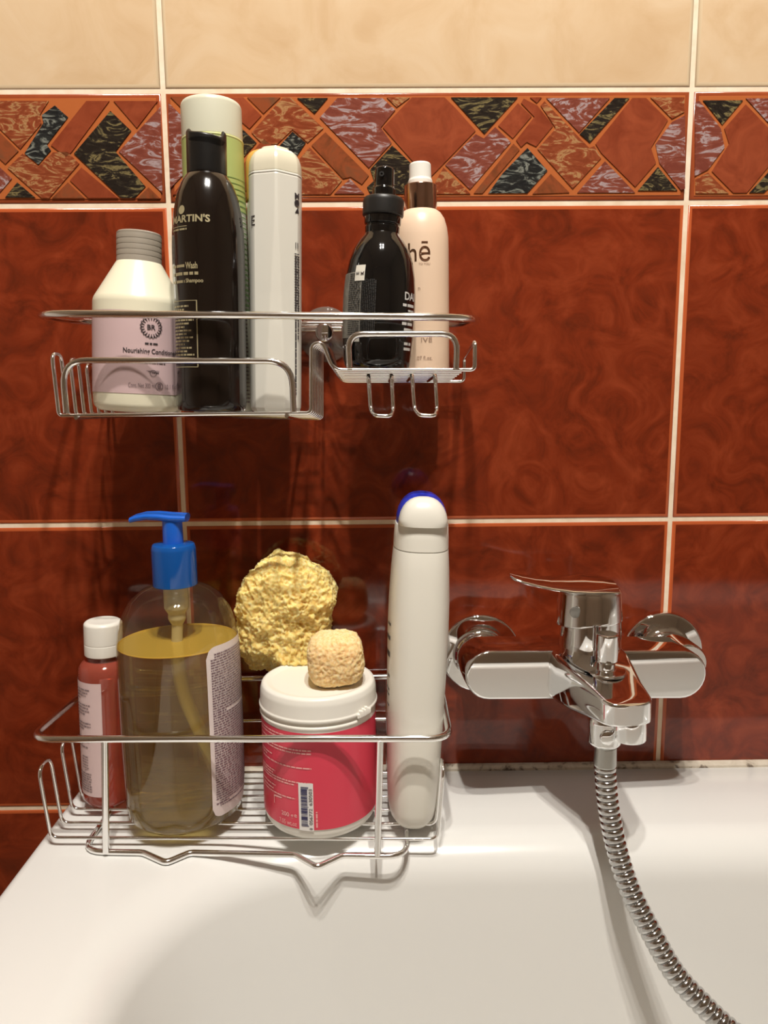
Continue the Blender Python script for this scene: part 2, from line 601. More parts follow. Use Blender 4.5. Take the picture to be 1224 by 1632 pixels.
row_z = [(-2, 'red'), (-1, 'red'), (0, 'red'), (1, 'red')]
for c in range(-2, 4):
    x = (c + 0.5) * TW
    for r, _ in row_z:
        z0 = max(r * TH, R_['z0'] + 0.004)
        link('tile', red_me, None, wall, (x, 0, (r + 0.5) * TH))
    b = link('border_tile', border_me, None, wall, (x, 0, BZ0 + BH / 2))
    if c % 2:
        b.rotation_euler = (0, math.pi, 0)
    link('golden_seam', seam_me, None, b)
    for me in inlay_me:
        link('inlay', me, None, b)
    for r in range(5):
        link('tile', cream_me, None, wall, (x, 0, BZ0 + BH + (r + 0.5) * TH))

# sealant between tub and tiles
SEAL = marble('mouldy_sealant', [(50, 42, 36), (120, 106, 92), (196, 184, 166), (214, 204, 188)], 90, 4, 0.5, 0.5, stops=[0.28, 0.36, 0.46, 0.7])
bm = bmesh.new()
add_tube(bm, [(-0.086, -0.0035, 0.0325), (0.4, -0.0035, 0.0325), (1.50, -0.0035, 0.0325)], 0.0042, 10)
o = struct('trim_1', bm, SEAL)

# ------------------------------------------------------------------ ceiling lamp: bar with spots
LAMP_METAL = mat('brushed_lamp_metal', (190, 186, 180), 0.3, 1.0)
BULB = mat('bulb_glass', (255, 240, 214), 0.3, Emission_Strength=12.0)
BULB.node_tree.nodes['Principled BSDF'].inputs['Emission Color'].default_value = (1.0, 0.86, 0.66, 1)
lamp = thing('ceiling_spotlight', 'metal plate of four small spotlights on the ceiling behind the camera', 'lamp', (0.225, -0.720, R_['z1']))
bm = bmesh.new()
add_box(bm, (-0.12, -0.12, -0.022), (0.12, 0.12, 0.0), 0.004)
obj('ceiling_plate', bm, LAMP_METAL, lamp)
for sx, sy in LAMP_SPOTS:
    lx, ly = sx - 0.225, sy + 0.720
    zz = LAMP_Z - R_['z1']
    bm = bmesh.new()
    add_tube(bm, [(lx, ly, -0.02), (lx, ly, zz + 0.062)], 0.006, 10)
    obj('arm', bm, LAMP_METAL, lamp)
    bm = lathe(rounded([(0.012, 0.065), (0.024, 0.058), (0.036, 0.030), (0.036, 0.0285), (0.0345, 0.0285), (0.022, 0.054), (0.004, 0.058)], 0.001), 32, closed_top=False, closed_bot=False)
    s = obj('spot_head', bm, LAMP_METAL, lamp, loc=(lx, ly, zz))
    bm = lathe([(0.008, 0.052), (0.012, 0.046), (0.017, 0.040), (0.012, 0.0325), (0.004, 0.031)], 20)
    obj('bulb', bm, BULB, s)
    ld = bpy.data.lights.new('spot_lamp', 'SPOT')
    ld.spot_size = math.radians(95)
    ld.spot_blend = 0.6
    ld.energy = LAMP_WATT
    ld.color = LAMP_COLOR
    ld.shadow_soft_size = 0.016
    lo = bpy.data.objects.new('spot_lamp', ld)
    COL.objects.link(lo)
    lo.location = (sx, sy, LAMP_Z)
    lo.rotation_euler = (Vector((0.22, -0.05, 0.25)) - Vector((sx, sy, LAMP_Z))).to_track_quat('-Z', 'Y').to_euler()

# ------------------------------------------------------------------ bathtub
def rrect(x0, x1, y0, y1, r, z, nc=14, ns=10):
    """rounded rectangle outline; r = radii of the corners (x0y1, x0y0, x1y0, x1y1)"""
    if not isinstance(r, (list, tuple)):
        r = [r] * 4
    C = [(x0 + r[0], y1 - r[0], 90, r[0]), (x0 + r[1], y0 + r[1], 180, r[1]), (x1 - r[2], y0 + r[2], 270, r[2]), (x1 - r[3], y1 - r[3], 0, r[3])]
    pts = []
    for i, (cx, cy, a0, rr) in enumerate(C):
        for k in range(nc + 1):
            a = math.radians(a0 + 90 * k / nc)
            pts.append(Vector((cx + rr * math.cos(a), cy + rr * math.sin(a), z)))
        nx, ny, na, nr = C[(i + 1) % 4]
        s = pts[-1]
        e = Vector((nx + nr * math.cos(math.radians(na)), ny + nr * math.sin(math.radians(na)), z))
        for k in range(1, ns):
            pts.append(s.lerp(e, k / ns))
    return pts

TX0, TX1, TY0, TY1, DECK = -0.0935, 1.515, -0.735, -0.0035, 0.0318
loops = []
def outer(ins, z):
    loops.append(rrect(TX0 + ins, TX1 - ins, TY0 + ins, TY1 - ins * 0.3, [0.022, 0.03, 0.03, 0.01], z))
outer(0.012, R_['z0']); outer(0.010, DECK - 0.045); outer(0.002, DECK - 0.038)
outer(0.0, DECK - 0.030); outer(0.0, DECK - 0.010)
for k in range(1, 6):
    a = math.radians(90 * k / 5)
    outer(0.009 * (1 - math.cos(a)), DECK - 0.010 * (1 - math.sin(a)))
BX0, BX1, BY0, BY1 = -0.020, 1.440, -0.640, -0.088      # where the deck starts to fall into the basin
def inner(ins, z, rr=0.125):
    loops.append(rrect(BX0 + ins, BX1 - ins, BY0 + ins, BY1 - ins, max(0.05, rr - ins * 0.3), z))
inner(-0.02, DECK)
for k in range(0, 11):
    a = math.radians(82 * k / 10)
    inner(0.0325 * math.sin(a), DECK - 0.0325 * (1 - math.cos(a)))
zb = DECK - 0.0325 * (1 - math.cos(math.radians(82)))
for k in range(1, 9):
    t = k / 8
    inner(0.0322 + 0.042 * t, zb - 0.26 * t)
for k in range(1, 8):
    a = math.radians(90 * k / 7)
    inner(0.0742 + 0.07 * (1 - math.cos(a)), zb - 0.26 - 0.09 * math.sin(a))
verts = [v for l in loops for v in l]
n = len(loops[0])
faces = []
for i in range(len(loops) - 1):
    for k in range(n):
        j = (k + 1) % n
        faces.append((i * n + k, i * n + j, (i + 1) * n + j, (i + 1) * n + k))
cz = loops[-1][0].z
verts.append(Vector((0.72, -0.38, cz)))
for k in range(n):
    faces.append(((len(loops) - 1) * n + k, (len(loops) - 1) * n + (k + 1) % n, len(verts) - 1))
tub = raw('bathtub', verts, faces, PORCELAIN, angle=50)
bmf = bmesh.new(); bmf.from_mesh(tub.data); bmesh.ops.recalc_face_normals(bmf, faces=bmf.faces); bmf.to_mesh(tub.data); bmf.free()
finish(tub.data, 50)
tub['label'] = 'white enamelled bathtub with a wide flat rim against the tiled wall'
tub['category'] = 'bathtub'

# ------------------------------------------------------------------ lower wire basket on the tub rim
def by(y, x):
    return y - 0.030 * (x - 0.06)          # the basket stands a little askew

FZ, BRZ = 0.0385, 0.0341
bk = thing('wire_basket', 'chromed wire shower basket standing on the corner of the white tub rim', 'basket', (0.06, -0.065, 0.0320))
def W(*p):
    return [Vector((x - 0.06, y + 0.065, z - 0.0320)) for x, y, z in p]
ring = fillet(W((-0.0825, -0.1195, 0.1192), (0.2065, -0.1265, 0.1190), (0.2085, -0.0085, 0.1180), (-0.0765, -0.0065, 0.1175)), 0.016, True)
wire('rim_ring', [ring], 0.0025, WIRE, bk, 14, True)
ys = [-0.1125, -0.0936, -0.0747, -0.0558, -0.0369, -0.0180]
for k in (0, 2, 4):
    ya, yb = ys[k], ys[k + 1]
    xl, xr = -0.0785, 0.1990
    loop = [(xl, by(ya, xl), FZ), (xr, by(ya, xr), FZ), (xr + 0.004, by(ya, xr), 0.092), (xr + 0.004, by(yb, xr), 0.092), (xr, by(yb, xr), FZ),
            (xl, by(yb, xl), FZ), (xl - 0.005, by(yb, xl), 0.0915), (xl - 0.005, by(ya, xl), 0.0915)]
    wire('floor_wire', [fillet(W(*loop), [0.006, 0.006, 0.010, 0.010, 0.006, 0.006, 0.010, 0.010], True)], 0.0013, WIRE, bk, 8, True)
rail = fillet(W((-0.049, -0.016, BRZ), (-0.0530, -0.1185, BRZ), (-0.0090, -0.1208, BRZ), (0.0105, -0.1330, BRZ), (0.0240, -0.1218, BRZ), (0.0980, -0.1258, BRZ),
                (0.1148, -0.1405, BRZ), (0.1315, -0.1275, BRZ), (0.1770, -0.1300, BRZ), (0.1785, -0.016, BRZ)),
              [0, 0.016, 0.003, 0.004, 0.003, 0.003, 0.004, 0.003, 0.016, 0])
wire('base_rail', [rail], 0.0021, WIRE, bk, 12)
for top, bot in (((-0.0310, -0.1195, 0.1180), (-0.0350, -0.1205, 0.0350)), ((0.1585, -0.1255, 0.1178), (0.1560, -0.1290, 0.0350))):
    wire('post', [W(top, bot)], 0.0024, WIRE, bk, 12)
for x in (-0.06, 0.165):
    wire('back_post', [W((x, -0.0080, 0.1175), (x, -0.0125, FZ - 0.001))], 0.0014, WIRE, bk, 8)
wire('back_wire', [W((-0.076, -0.0085, 0.081), (0.2055, -0.0095, 0.081))], 0.0015, WIRE, bk, 8)

# ------------------------------------------------------------------ upper wire basket on a suction cup
ub = thing('wire_basket', 'chromed two-level wire rack with hooks, stuck to the red tiled wall', 'basket', (0.088, -0.065, 0.338))
def U(*p):
    return [Vector((x - 0.088, y + 0.065, z - 0.338)) for x, y, z in p]
ring = fillet(U((-0.0665, -0.1150, 0.4040), (0.2270, -0.1150, 0.3995), (0.2290, -0.0125, 0.4050), (-0.0655, -0.0125, 0.4085)), 0.040, True, 10)
wire('rim_ring', [ring], 0.0025, WIRE, ub, 14, True)
N8 = 8
def tray_line(t):
    y = -0.1150 + 0.0990 * t
    zl, zr, zt = 0.3393 - 0.0006 * t, 0.3397 - 0.0062 * t, 0.3672 - 0.0050 * t
    left = [(-0.0480, y, zl), (0.1157, y, zr)]
    right = [(0.1168, y, 0.3830 + 0.0025 * t), (0.1235, y, 0.3850 + 0.0022 * t), (0.1305, y, zt), (0.2150, y, zt - 0.0006)]
    return left, right
def hair(i, j):
    """two neighbouring floor wires joined by a hairpin at the left end"""
    la, ra = tray_line(i / 7.0)
    lb, rb = tray_line(j / 7.0)
    zt = 0.3792 - 0.001 * i
    pts = list(reversed(ra)) + list(reversed(la)) + [(-0.0497, la[0][1], zt), (-0.0497, lb[0][1], zt)] + lb + rb
    rad = [0, 0.006, 0.006, 0.004, 0.003, 0.003, 0.0065, 0.0065, 0.003, 0.003, 0.004, 0.006, 0.006, 0]
    return fillet(U(*pts), rad)
for k in (0, 2, 4, 6):
    wire('floor_wire', [hair(k, k + 1)], 0.0013, WIRE, ub, 8)
lf, rf = tray_line(0)
lb, rb = tray_line(1)
end = [rf[-1], (0.2222, -0.1150, 0.3664), (0.2222, -0.1150, 0.3846), (0.2270, -0.016, 0.3800), (0.2270, -0.016, 0.3614), rb[-1]]
wire('end_loop', [fillet(U(*end), [0, 0.004, 0.005, 0.005, 0.004, 0])], 0.0014, WIRE, ub, 8)
rl = [(-0.0420, -0.1178, 0.3410), (-0.0425, -0.1178, 0.3745), (0.1040, -0.1178, 0.3728), (0.1045, -0.1178, 0.3405)]
wire('front_rail', [fillet(U(*rl), 0.020, False, 8)], 0.0020, WIRE, ub, 12)
rr = [(0.1412, -0.1178, 0.3685), (0.1405, -0.1178, 0.3895), (0.2105, -0.1178, 0.3892), (0.2098, -0.1178, 0.3670)]
wire('front_rail', [fillet(U(*rr), 0.020, False, 8)], 0.0020, WIRE, ub, 12)
for x in (0.1560, 0.1852):
    hk = [(x - 0.0030, -0.030, 0.3622), (x - 0.0030, -0.098, 0.3640), (x - 0.0015, -0.104, 0.3410), (x + 0.0010, -0.111, 0.3375), (x + 0.0115, -0.111, 0.3370), (x + 0.0135, -0.104, 0.3405), (x + 0.0125, -0.098, 0.3640), (x + 0.0125, -0.030, 0.3620)]
    wire('hook', [fillet(U(*hk), [0, 0.004, 0.004, 0.003, 0.003, 0.004, 0.004, 0])], 0.0014, WIRE, ub, 8)
for x in (-0.036, 0.100):
    wire('cross_wire', [U((x, -0.1178, 0.3380), (x, -0.0140, 0.3372 if x < 0 else 0.3330))], 0.0014, WIRE, ub, 8)
for x, z in ((0.022, 0.3370), (0.083, 0.3350), (0.168, 0.3620)):
    wire('back_post', [U((x, -0.0138, 0.4065), (x, -0.0138, z))], 0.0014, WIRE, ub, 8)
wire('arm', [U((0.0860, -0.0140, 0.4020), (0.1160, -0.0190, 0.4020), (0.1320, -0.0190, 0.4018))], 0.0024, WIRE, ub, 10)
CLEAR = clear_plastic('clear_vinyl', (232, 222, 214), 0.10, gloss=1.0)
def face_wall(bm):
    bmesh.ops.rotate(bm, verts=bm.verts, cent=(0, 0, 0), matrix=Matrix.Rotation(math.radians(90), 3, 'X'))
    return bm
cup = obj('suction_cup', face_wall(lathe(rounded([(0.0215, 0.0), (0.0205, 0.0015), (0.012, 0.005), (0.007, 0.008), (0.006, 0.0125)], 0.001), 40)), CLEAR, ub, loc=U((0.1190, -0.0027, 0.3990))[0])
obj('screw_cap', face_wall(lathe(rounded([(0.0065, 0.0125), (0.0070, 0.0135), (0.0070, 0.0195), (0.0050, 0.0205)], 0.001), 24)), CHROME, cup)

# ------------------------------------------------------------------ mixer tap
tap = thing('mixer_tap', 'chrome single-lever bath mixer tap fixed to the red tiles above the tub', 'faucet', (0.3180, -0.0026, 0.1465))
T0 = Vector((0.3180, -0.0026, 0.1465))
def moved(b, v):
    bmesh.ops.translate(b, verts=b.verts, vec=v)
    return b
def shift(bm):
    bmesh.ops.translate(bm, verts=bm.verts, vec=-T0)
    return bm
ROTB = Matrix.Rotation(math.radians(4.5), 3, 'Z')
def stadium(hw, hh, n=14):
    pts = []
    for k in range(n + 1):
        a = math.radians(-90 + 180 * k / n)
        pts.append((hw - hh + hh * math.cos(a), hh * math.sin(a)))
    for k in range(n + 1):
        a = math.radians(90 + 180 * k / n)
        pts.append((-(hw - hh) + hh * math.cos(a), hh * math.sin(a)))
    return pts
for x in (0.2437, 0.3975):
    prof = rounded([(0.0338, 0.0), (0.0338, 0.0030), (0.0326, 0.0046), (0.0215, 0.0056), (0.0180, 0.0090), (0.0168, 0.0200), (0.0168, 0.0260)], 0.003)
    obj('escutcheon', face_wall(lathe(prof, 64)), CHROME, tap, 40, loc=Vector((x, -0.0026, 0.1362)) - T0)
    prof = rounded([(0.0140, 0.020), (0.0155, 0.026), (0.0155, 0.052), (0.0140, 0.054)], 0.002)
    obj('union_nut', face_wall(lathe(prof, 40)), CHROME, tap, 40, loc=Vector((x, -0.0026, 0.1440)) - T0)
bm = bmesh.new()
add_prism(bm, stadium(0.0925, 0.0188), -0.0185, 0.0185, 'y', 0.0022, 3)
bmesh.ops.rotate(bm, verts=bm.verts, cent=(0, 0, 0), matrix=ROTB)
bmesh.ops.rotate(bm, verts=bm.verts, cent=(-0.09, 0, 0), matrix=Matrix.Rotation(0.040, 3, 'Y'))
bmesh.ops.translate(bm, verts=bm.verts, vec=Vector((0.3125, -0.0595, 0.1475)))
obj('body', shift(bm), CHROME, tap, 40)
# spout: tapered block with a sloping top and a rounded nose
prof_rows = [(-0.040, 0.0270, 0.0172, -0.0186, 0.004), (-0.078, 0.0285, 0.0172, -0.0186, 0.004), (-0.086, 0.0280, 0.0160, -0.0186, 0.004), (-0.104, 0.0240, 0.0118, -0.0175, 0.003), (-0.122, 0.0200, 0.0080, -0.0152, 0.003),
             (-0.136, 0.0176, 0.0054, -0.0130, 0.002), (-0.1405, 0.0168, 0.0046, -0.0124, 0.002), (-0.1445, 0.0142, 0.0039, -0.0119, 0.002), (-0.1470, 0.0098, 0.0034, -0.0114, 0.002), (-0.1480, 0.0045, 0.0030, -0.0110, 0.002)]
vs, fs = [], []
def rr_section(hw, zt, zb, r, n=5):
    out = []
    for cx, cz, a0 in ((hw - r, zt - r, 0), (-(hw - r), zt - r, 90), (-(hw - r), zb + r, 180), (hw - r, zb + r, 270)):
        for k in range(n + 1):
            a = math.radians(a0 + 90 * k / n)
            out.append((cx + r * math.cos(a), cz + r * math.sin(a)))
    return out
for y, hw, zt, zb, r in prof_rows:
    for a, b in rr_section(hw, zt, zb, min(r, hw * 0.5)):
        q = Matrix.Rotation(math.radians(9.0), 3, 'Z') @ Vector((a, y + 0.05, b))
        vs.append(q + Vector((0.3085, -0.05, 0.1467)) - T0)
n = len(vs) // len(prof_rows)
for i in range(len(prof_rows) - 1):
    for k in range(n):
        j = (k + 1) % n
        fs.append((i * n + k, i * n + j, (i + 1) * n + j, (i + 1) * n + k))
fs.append(tuple(range(n))); fs.append(tuple(range(len(vs) - 1, len(vs) - 1 - n, -1)))
sp = raw('spout', vs, fs, CHROME, tap, 32)
b2 = bmesh.new(); b2.from_mesh(sp.data); bmesh.ops.recalc_face_normals(b2, faces=b2.faces); b2.to_mesh(sp.data); b2.free(); finish(sp.data, 32)
bm = bmesh.new()
add_prism(bm, [(0.3260 + 0.0118 * math.cos(2 * math.pi * k / 32), -0.1325 + 0.0118 * math.sin(2 * math.pi * k / 32)) for k in range(32)], 0.1208, 0.1365, 'z', 0.0008)
obj('aerator', shift(bm), CHROME, sp)
# column and lever
obj('column', shift(moved(lathe(rounded([(0.0232, 0.150), (0.0228, 0.166), (0.0222, 0.186), (0.0200, 0.1875)], 0.0015), 56), (0.3180, -0.0650, 0))), CHROME, tap, 40)
capb = lathe(rounded([(0.0210, 0.1845), (0.0246, 0.1845), (0.0243, 0.188), (0.0228, 0.2055), (0.0210, 0.2090), (0.0120, 0.2115), (0.0010, 0.2122)], 0.0012), 56)
for v in capb.verts:                       # the skirt of the cap hangs lower on the lever's side
    if v.co.z < 0.190:
        v.co.z -= 0.0045 * max(0.0, -v.co.x / 0.0246)
lever = obj('lever_handle', shift(moved(capb, (0.3165, -0.0650, 0))), CHROME, tap, 40)
path = [(0.3345, -0.0650, 0.2085, 0.0150), (0.3250, -0.0655, 0.2100, 0.0200), (0.3120, -0.0665, 0.2108, 0.0215), (0.2990, -0.0680, 0.2112, 0.0190), (0.2860, -0.0695, 0.2122, 0.0150), (0.2740, -0.0710, 0.2142, 0.0118), (0.2640, -0.0722, 0.2166, 0.0095), (0.2575, -0.0730, 0.2186, 0.0072), (0.2550, -0.0733, 0.2196, 0.0040)]
vs, fs = [], []
for i, (x, y, z, hw) in enumerate(path):
    th = 0.0078 - 0.0048 * i / (len(path) - 1)
    for k in range(16):
        a = 2 * math.pi * k / 16
        vs.append(Vector((x, y + hw * math.cos(a), z + th * 0.5 * math.sin(a) + 0.10 * hw * math.cos(a))) - T0)
for i in range(len(path) - 1):
    for k in range(16):
        j = (k + 1) % 16
        fs.append((i * 16 + k, (i + 1) * 16 + k, (i + 1) * 16 + j, i * 16 + j))
fs.append(tuple(range(16))); fs.append(tuple(range(len(vs) - 1, len(vs) - 17, -1)))
bl = raw('blade', vs, fs, CHROME, lever, 60)
b2 = bmesh.new(); b2.from_mesh(bl.data); bmesh.ops.recalc_face_normals(b2, faces=b2.faces); b2.to_mesh(bl.data); b2.free(); finish(bl.data, 60)
obj('hot_cold_dot', shift(moved(face_wall(lathe([(0.0042, 0.0), (0.0042, 0.0006), (0.0036, 0.0009)], 24)), (0.3010, -0.0842, 0.1945))), mat('grey_dot', (150, 148, 142), 0.3, 0.6), lever)
# diverter knob
obj('diverter_knob', shift(moved(lathe(rounded([(0.0140, 0.1560), (0.0140, 0.1580), (0.0062, 0.1586), (0.0062, 0.1640), (0.0076, 0.1650), (0.0078, 0.1840), (0.0068, 0.1850), (0.0050, 0.1846)], 0.0008), 40), (0.3185, -0.1040, 0))), CHROME, tap, 40)
# hose outlet
obj('hose_nut', shift(moved(lathe(rounded([(0.0085, 0.1105), (0.0112, 0.1130), (0.0118, 0.1290), (0.0105, 0.1340)], 0.001), 40), (0.3135, -0.1215, 0))), CHROME, tap, 40)
obj('nut_boss', shift(moved(face_wall(lathe(rounded([(0.0052, 0.0), (0.0052, 0.0022), (0.0044, 0.0028)], 0.0005), 28)), (0.3120, -0.1318, 0.1212))), CHROME, tap, 40)

# ------------------------------------------------------------------ shower hose
hp = [(0.3145, -0.1220, 0.0960), (0.3152, -0.1240, 0.0826), (0.3174, -0.1280, 0.0614), (0.3217, -0.1350, 0.0376), (0.3279, -0.1450, 0.0162), (0.3380, -0.1560, -0.0045), (0.3508, -0.1680, -0.0265), (0.3659, -0.1790, -0.0409), (0.3795, -0.1880, -0.0510), (0.3991, -0.2000, -0.0620), (0.43, -0.216, -0.076), (0.48, -0.240, -0.094), (0.56, -0.27, -0.118)]
sm = smooth_path(hp, 24)
acc = [0.0]
for a, b in zip(sm, sm[1:]):
    acc.append(acc[-1] + (b - a).length)
PITCHH = 0.0048
pts, rad = [], []
k, i = 0, 0
step = PITCHH / 8
while True:
    s = k * step
    if s >= acc[-1]: break
    while acc[i + 1] < s: i += 1
    t = (s - acc[i]) / max(1e-9, acc[i + 1] - acc[i])
    pts.append(sm[i].lerp(sm[i + 1], t))
    ph = k % 8
    rad.append([0.0060, 0.0070, 0.00735, 0.0075, 0.00755, 0.0075, 0.00735, 0.0070][ph])
    k += 1
bm = bmesh.new()
H0 = Vector(hp[0])
add_tube(bm, [p - H0 for p in pts], rad, 20)
hose = thing('shower_hose', 'ribbed chrome shower hose hanging from the mixer tap into the tub', 'hose', H0)
HOSE = mat('hose_metal', (200, 200, 200), 0.14, 1.0)
obj('ribbed_sleeve', bm, HOSE, hose, 70)
obj('ferrule', moved(lathe(rounded([(0.0070, 0.0), (0.0078, 0.0015), (0.0074, 0.0150), (0.0068, 0.0160)], 0.0008), 36), (0, 0, -0.001)), mat('dull_ferrule', (176, 176, 172), 0.28, 1.0), hose, 40)

# ------------------------------------------------------------------ bottles on the upper rack
RNG = random.Random(7)
DARK_INK = mat('dark_ink', (52, 44, 46), 0.5)
GREY_INK = mat('grey_ink', (132, 112, 114), 0.5)

# pale bottle with pink label
t = thing('conditioner_bottle', 'ivory conditioner bottle with pink label and grey ribbed cap', 'bottle', (-0.0108, -0.0670, 0.3408), tilt=0.055)
IVORY = mat('ivory_plastic', (232, 226, 200), 0.28, Subsurface_Weight=0.0)
PINK = mat('pink_label_paper', (206, 178, 178), 0.42)
PR = [(0.0200, 0.0), (0.0275, 0.0006), (0.0306, 0.0040), (0.0311, 0.0120), (0.0308, 0.0660), (0.0307, 0.0745), (0.0300, 0.0770), (0.0158, 0.1008), (0.0150, 0.1020)]
obj('body', lathe(rounded(PR, 0.003), 72), IVORY, t)
capp = [(0.0146, 0.1005), (0.0152, 0.1010)]
for k in range(5):
    z = 0.1022 + 0.0036 * k
    capp += [(0.0150, z), (0.0150, z + 0.0026), (0.01488, z + 0.0030), (0.01488, z + 0.0034)]
capp += [(0.0149, 0.1210), (0.0140, 0.1218)]
obj('cap', lathe(capp, 56), mat('warm_grey_plastic', (156, 146, 132), 0.36), t, 25)
RP = interp(PR)
lab = patch('label', RP, -2.2, 2.6, 0.0128, 0.0672, PINK, t, 0.0002, 0.0, 60, 8)
p = Print()
cu = 0.0
for k in range(20):                        # sunburst emblem of little rays round two linked letters
    a = 2 * math.pi * k / 20
    for r0, r1, s in ((0.0046, 0.0068, 0.0), (0.0056, 0.0074, 0.12), (0.0056, 0.0074, -0.12)):
        ca, sa = math.cos(a + s), math.sin(a + s)
        cb, sb = math.cos(a), math.sin(a)
        w = 0.00026
        q0 = (cb * r0, sb * r0); q1 = (ca * r1, sa * r1)
        nx, ny = -sb * w, cb * w
        p.add([(q0[0] - nx, q0[1] - ny + 0.0570), (q1[0] - nx, q1[1] - ny + 0.0570), (q1[0] + nx, q1[1] + ny + 0.0570), (q0[0] + nx, q0[1] + ny + 0.0570)], [(0, 1, 2, 3)])
p.text('BR', 0, 0.0570, height=0.0034, bold=0.02)
p.words(RNG, -0.0042, 0.0042, 0.0462, 0.0012)
p.text('Nourishing Conditioner', 0.0005, 0.0408, width=0.0370, height=0.0042, bold=0.02)
p.words(RNG, -0.0100, 0.0100, 0.0338, 0.0011)
p.text('VEGAN', 0.0024, 0.0283, height=0.0012)
p.disc(0.0012, 0.0268, 0.0022, 20, 0.0019)
p.words(RNG, 0.0002, 0.0050, 0.0272, 0.0006)
p.add([(-0.0036, 0.0286), (-0.0012, 0.0276), (-0.0004, 0.0286), (-0.0014, 0.0282)], [(0, 1, 2, 3)])
p.wrap('printing', DARK_INK, lab, on_cyl(RP, 0.55, 0.0005))
p = Print()
p.text('Cont. Net 300 ml', -0.0062, 0.0185, width=0.0170, height=0.0030)
p.text('e', 0.0052, 0.0185, height=0.0030, bold=0.02)
p.disc(0.0052, 0.0185, 0.0027, 24, 0.0022)
p.text('10.1 fl.oz', 0.0150, 0.0185, width=0.0110, height=0.0028)
p.wrap('small_printing', GREY_INK, lab, on_cyl(RP, 0.55, 0.0005))

# dark foam bottle
t = thing('foam_bottle', 'tall dark brown bottle with black cap and gold lettering', 'bottle', (0.0452, -0.0875, 0.3410), tilt=0.022)
BROWN = mat('dark_brown_plastic', (24, 17, 13), 0.14, Coat_Weight=0.4, Coat_Roughness=0.04)
BLACKP = mat('black_plastic', (24, 23, 22), 0.30)
GOLD_INK = mat('gold_ink', (172, 160, 124), 0.4, 0.2)
PR = [(0.0195, 0.0), (0.0224, 0.0008), (0.0234, 0.0040), (0.0236, 0.0120), (0.0236, 0.1060), (0.0233, 0.1160), (0.0222, 0.1280), (0.0200, 0.1390), (0.0170, 0.1470), (0.0138, 0.1520), (0.0120, 0.1535)]
obj('body', lathe(PR, 72), BROWN, t, 60)
cb = lathe(rounded([(0.0124, 0.1528), (0.0129, 0.1534), (0.0129, 0.1660), (0.0129, 0.1740), (0.0129, 0.1790), (0.0116, 0.1800), (0.0105, 0.1795), (0.0100, 0.1700)], 0.0008), 64)
for v in cb.verts:                         # the press recess: front of the rim dips between two ears
    if v.co.z > 0.1735:
        a = math.atan2(v.co.x, -v.co.y) - 0.2
        if abs(a) < 1.15:
            s = 1 - (abs(a) / 1.15) ** 6
            v.co.z -= 0.0050 * s * (0.75 + 0.25 * a)
obj('cap', cb, BLACKP, t)
obj('press_top', moved(lathe(rounded([(0.0005, 0.169), (0.0100, 0.1700), (0.0100, 0.1722), (0.0005, 0.1724)], 0.0006), 40), (0, 0, 0)), mat('clear_grey_plastic', (120, 116, 106), 0.2), t)
RF = interp(PR)
p = Print()
p.text("MARTIN'S", 0.0, 0.1215, width=0.0300, height=0.0048, align='r', bold=0.03)
p.disc(-0.0205, 0.1272, 0.0028)
p.bar(-0.0300, -0.0155, 0.1166, 0.1170)
p.words(RNG, -0.0300, -0.0155, 0.1150, 0.0011)
p.text('Wash', -0.0085, 0.0925, width=0.0085, height=0.0042, align='r', bold=0.03)
p.words(RNG, -0.0300, -0.0178, 0.0925, 0.0017)
p.words(RNG, -0.0300, -0.0068, 0.0876, 0.0019)
p.text('Shampoo', -0.0050, 0.0828, width=0.0120, height=0.0034, align='r', bold=0.03)
p.words(RNG, -0.0300, -0.0178, 0.0828, 0.0017)
p.bar(-0.0320, -0.0096, 0.0706, 0.0710)
p.bar(-0.0100, -0.0093, 0.0290, 0.0710)
p.bar(-0.0320, -0.0096, 0.0286, 0.0290)
for k in range(17):
    w = 0.0322 + 0.0022 * k
    p.words(RNG, -0.0300, -0.0155 + 0.0018 * ((k * 7) % 5 - 2), w, 0.0011)
p.wrap('printing', GOLD_INK, t, on_cyl(RF, 0.27, 0.0003))

# green and white tall bottle behind it
t = thing('shampoo_bottle', 'tall bottle with pale green top and frosted white cap behind the dark bottle', 'bottle', (0.0432, -0.0392, 0.3390))
PALE = mat('pale_plastic', (206, 204, 190), 0.3)
GREEN = mat('pale_green_print', (172, 184, 112), 0.35)
DGREEN = mat('leaf_green_print', (92, 122, 66), 0.4)
FROST = mat('frosted_white_cap', (214, 212, 190), 0.35)
PR = [(0.0190, 0.0), (0.0214, 0.0010), (0.0222, 0.0050), (0.0219, 0.1460), (0.0214, 0.1900), (0.0205, 0.1906)]
obj('body', lathe(PR, 64), PALE, t)
RG = interp(PR)
patch('label', RG, -math.pi, math.pi, 0.1420, 0.1898, GREEN, t, 0.0002, 0, 72, 4)
p = Print()
for k in range(26):
    w = 0.163 - 0.0031 * k
    h = 0.0004 + 0.00006 * k
    p.bar(-0.004 + 0.0022 * min(k, 2), 0.0340, w - 0.0005 * k, w - 0.0005 * k + h)
p.wrap('stripes', DGREEN, t, on_cyl(RG, 0.35, 0.0004))
p = Print()
for k in range(44):
    p.words(RNG, 0.0060, 0.0180, 0.008 + 0.0028 * k, 0.0010)
p.wrap('small_printing', GREY_INK, t, on_cyl(RG, 0.45, 0.0004))
obj('collar_ring', lathe(rounded([(0.0208, 0.1898), (0.0218, 0.1902), (0.0218, 0.1912), (0.0208, 0.1916)], 0.0003), 64), mat('pale_lime_ring', (222, 226, 160), 0.3), t)
obj('cap', lathe(rounded([(0.0205, 0.1912), (0.0213, 0.1916), (0.0212, 0.2140), (0.0200, 0.2162), (0.0120, 0.2170), (0.0010, 0.2172)], 0.0014), 64), FROST, t)

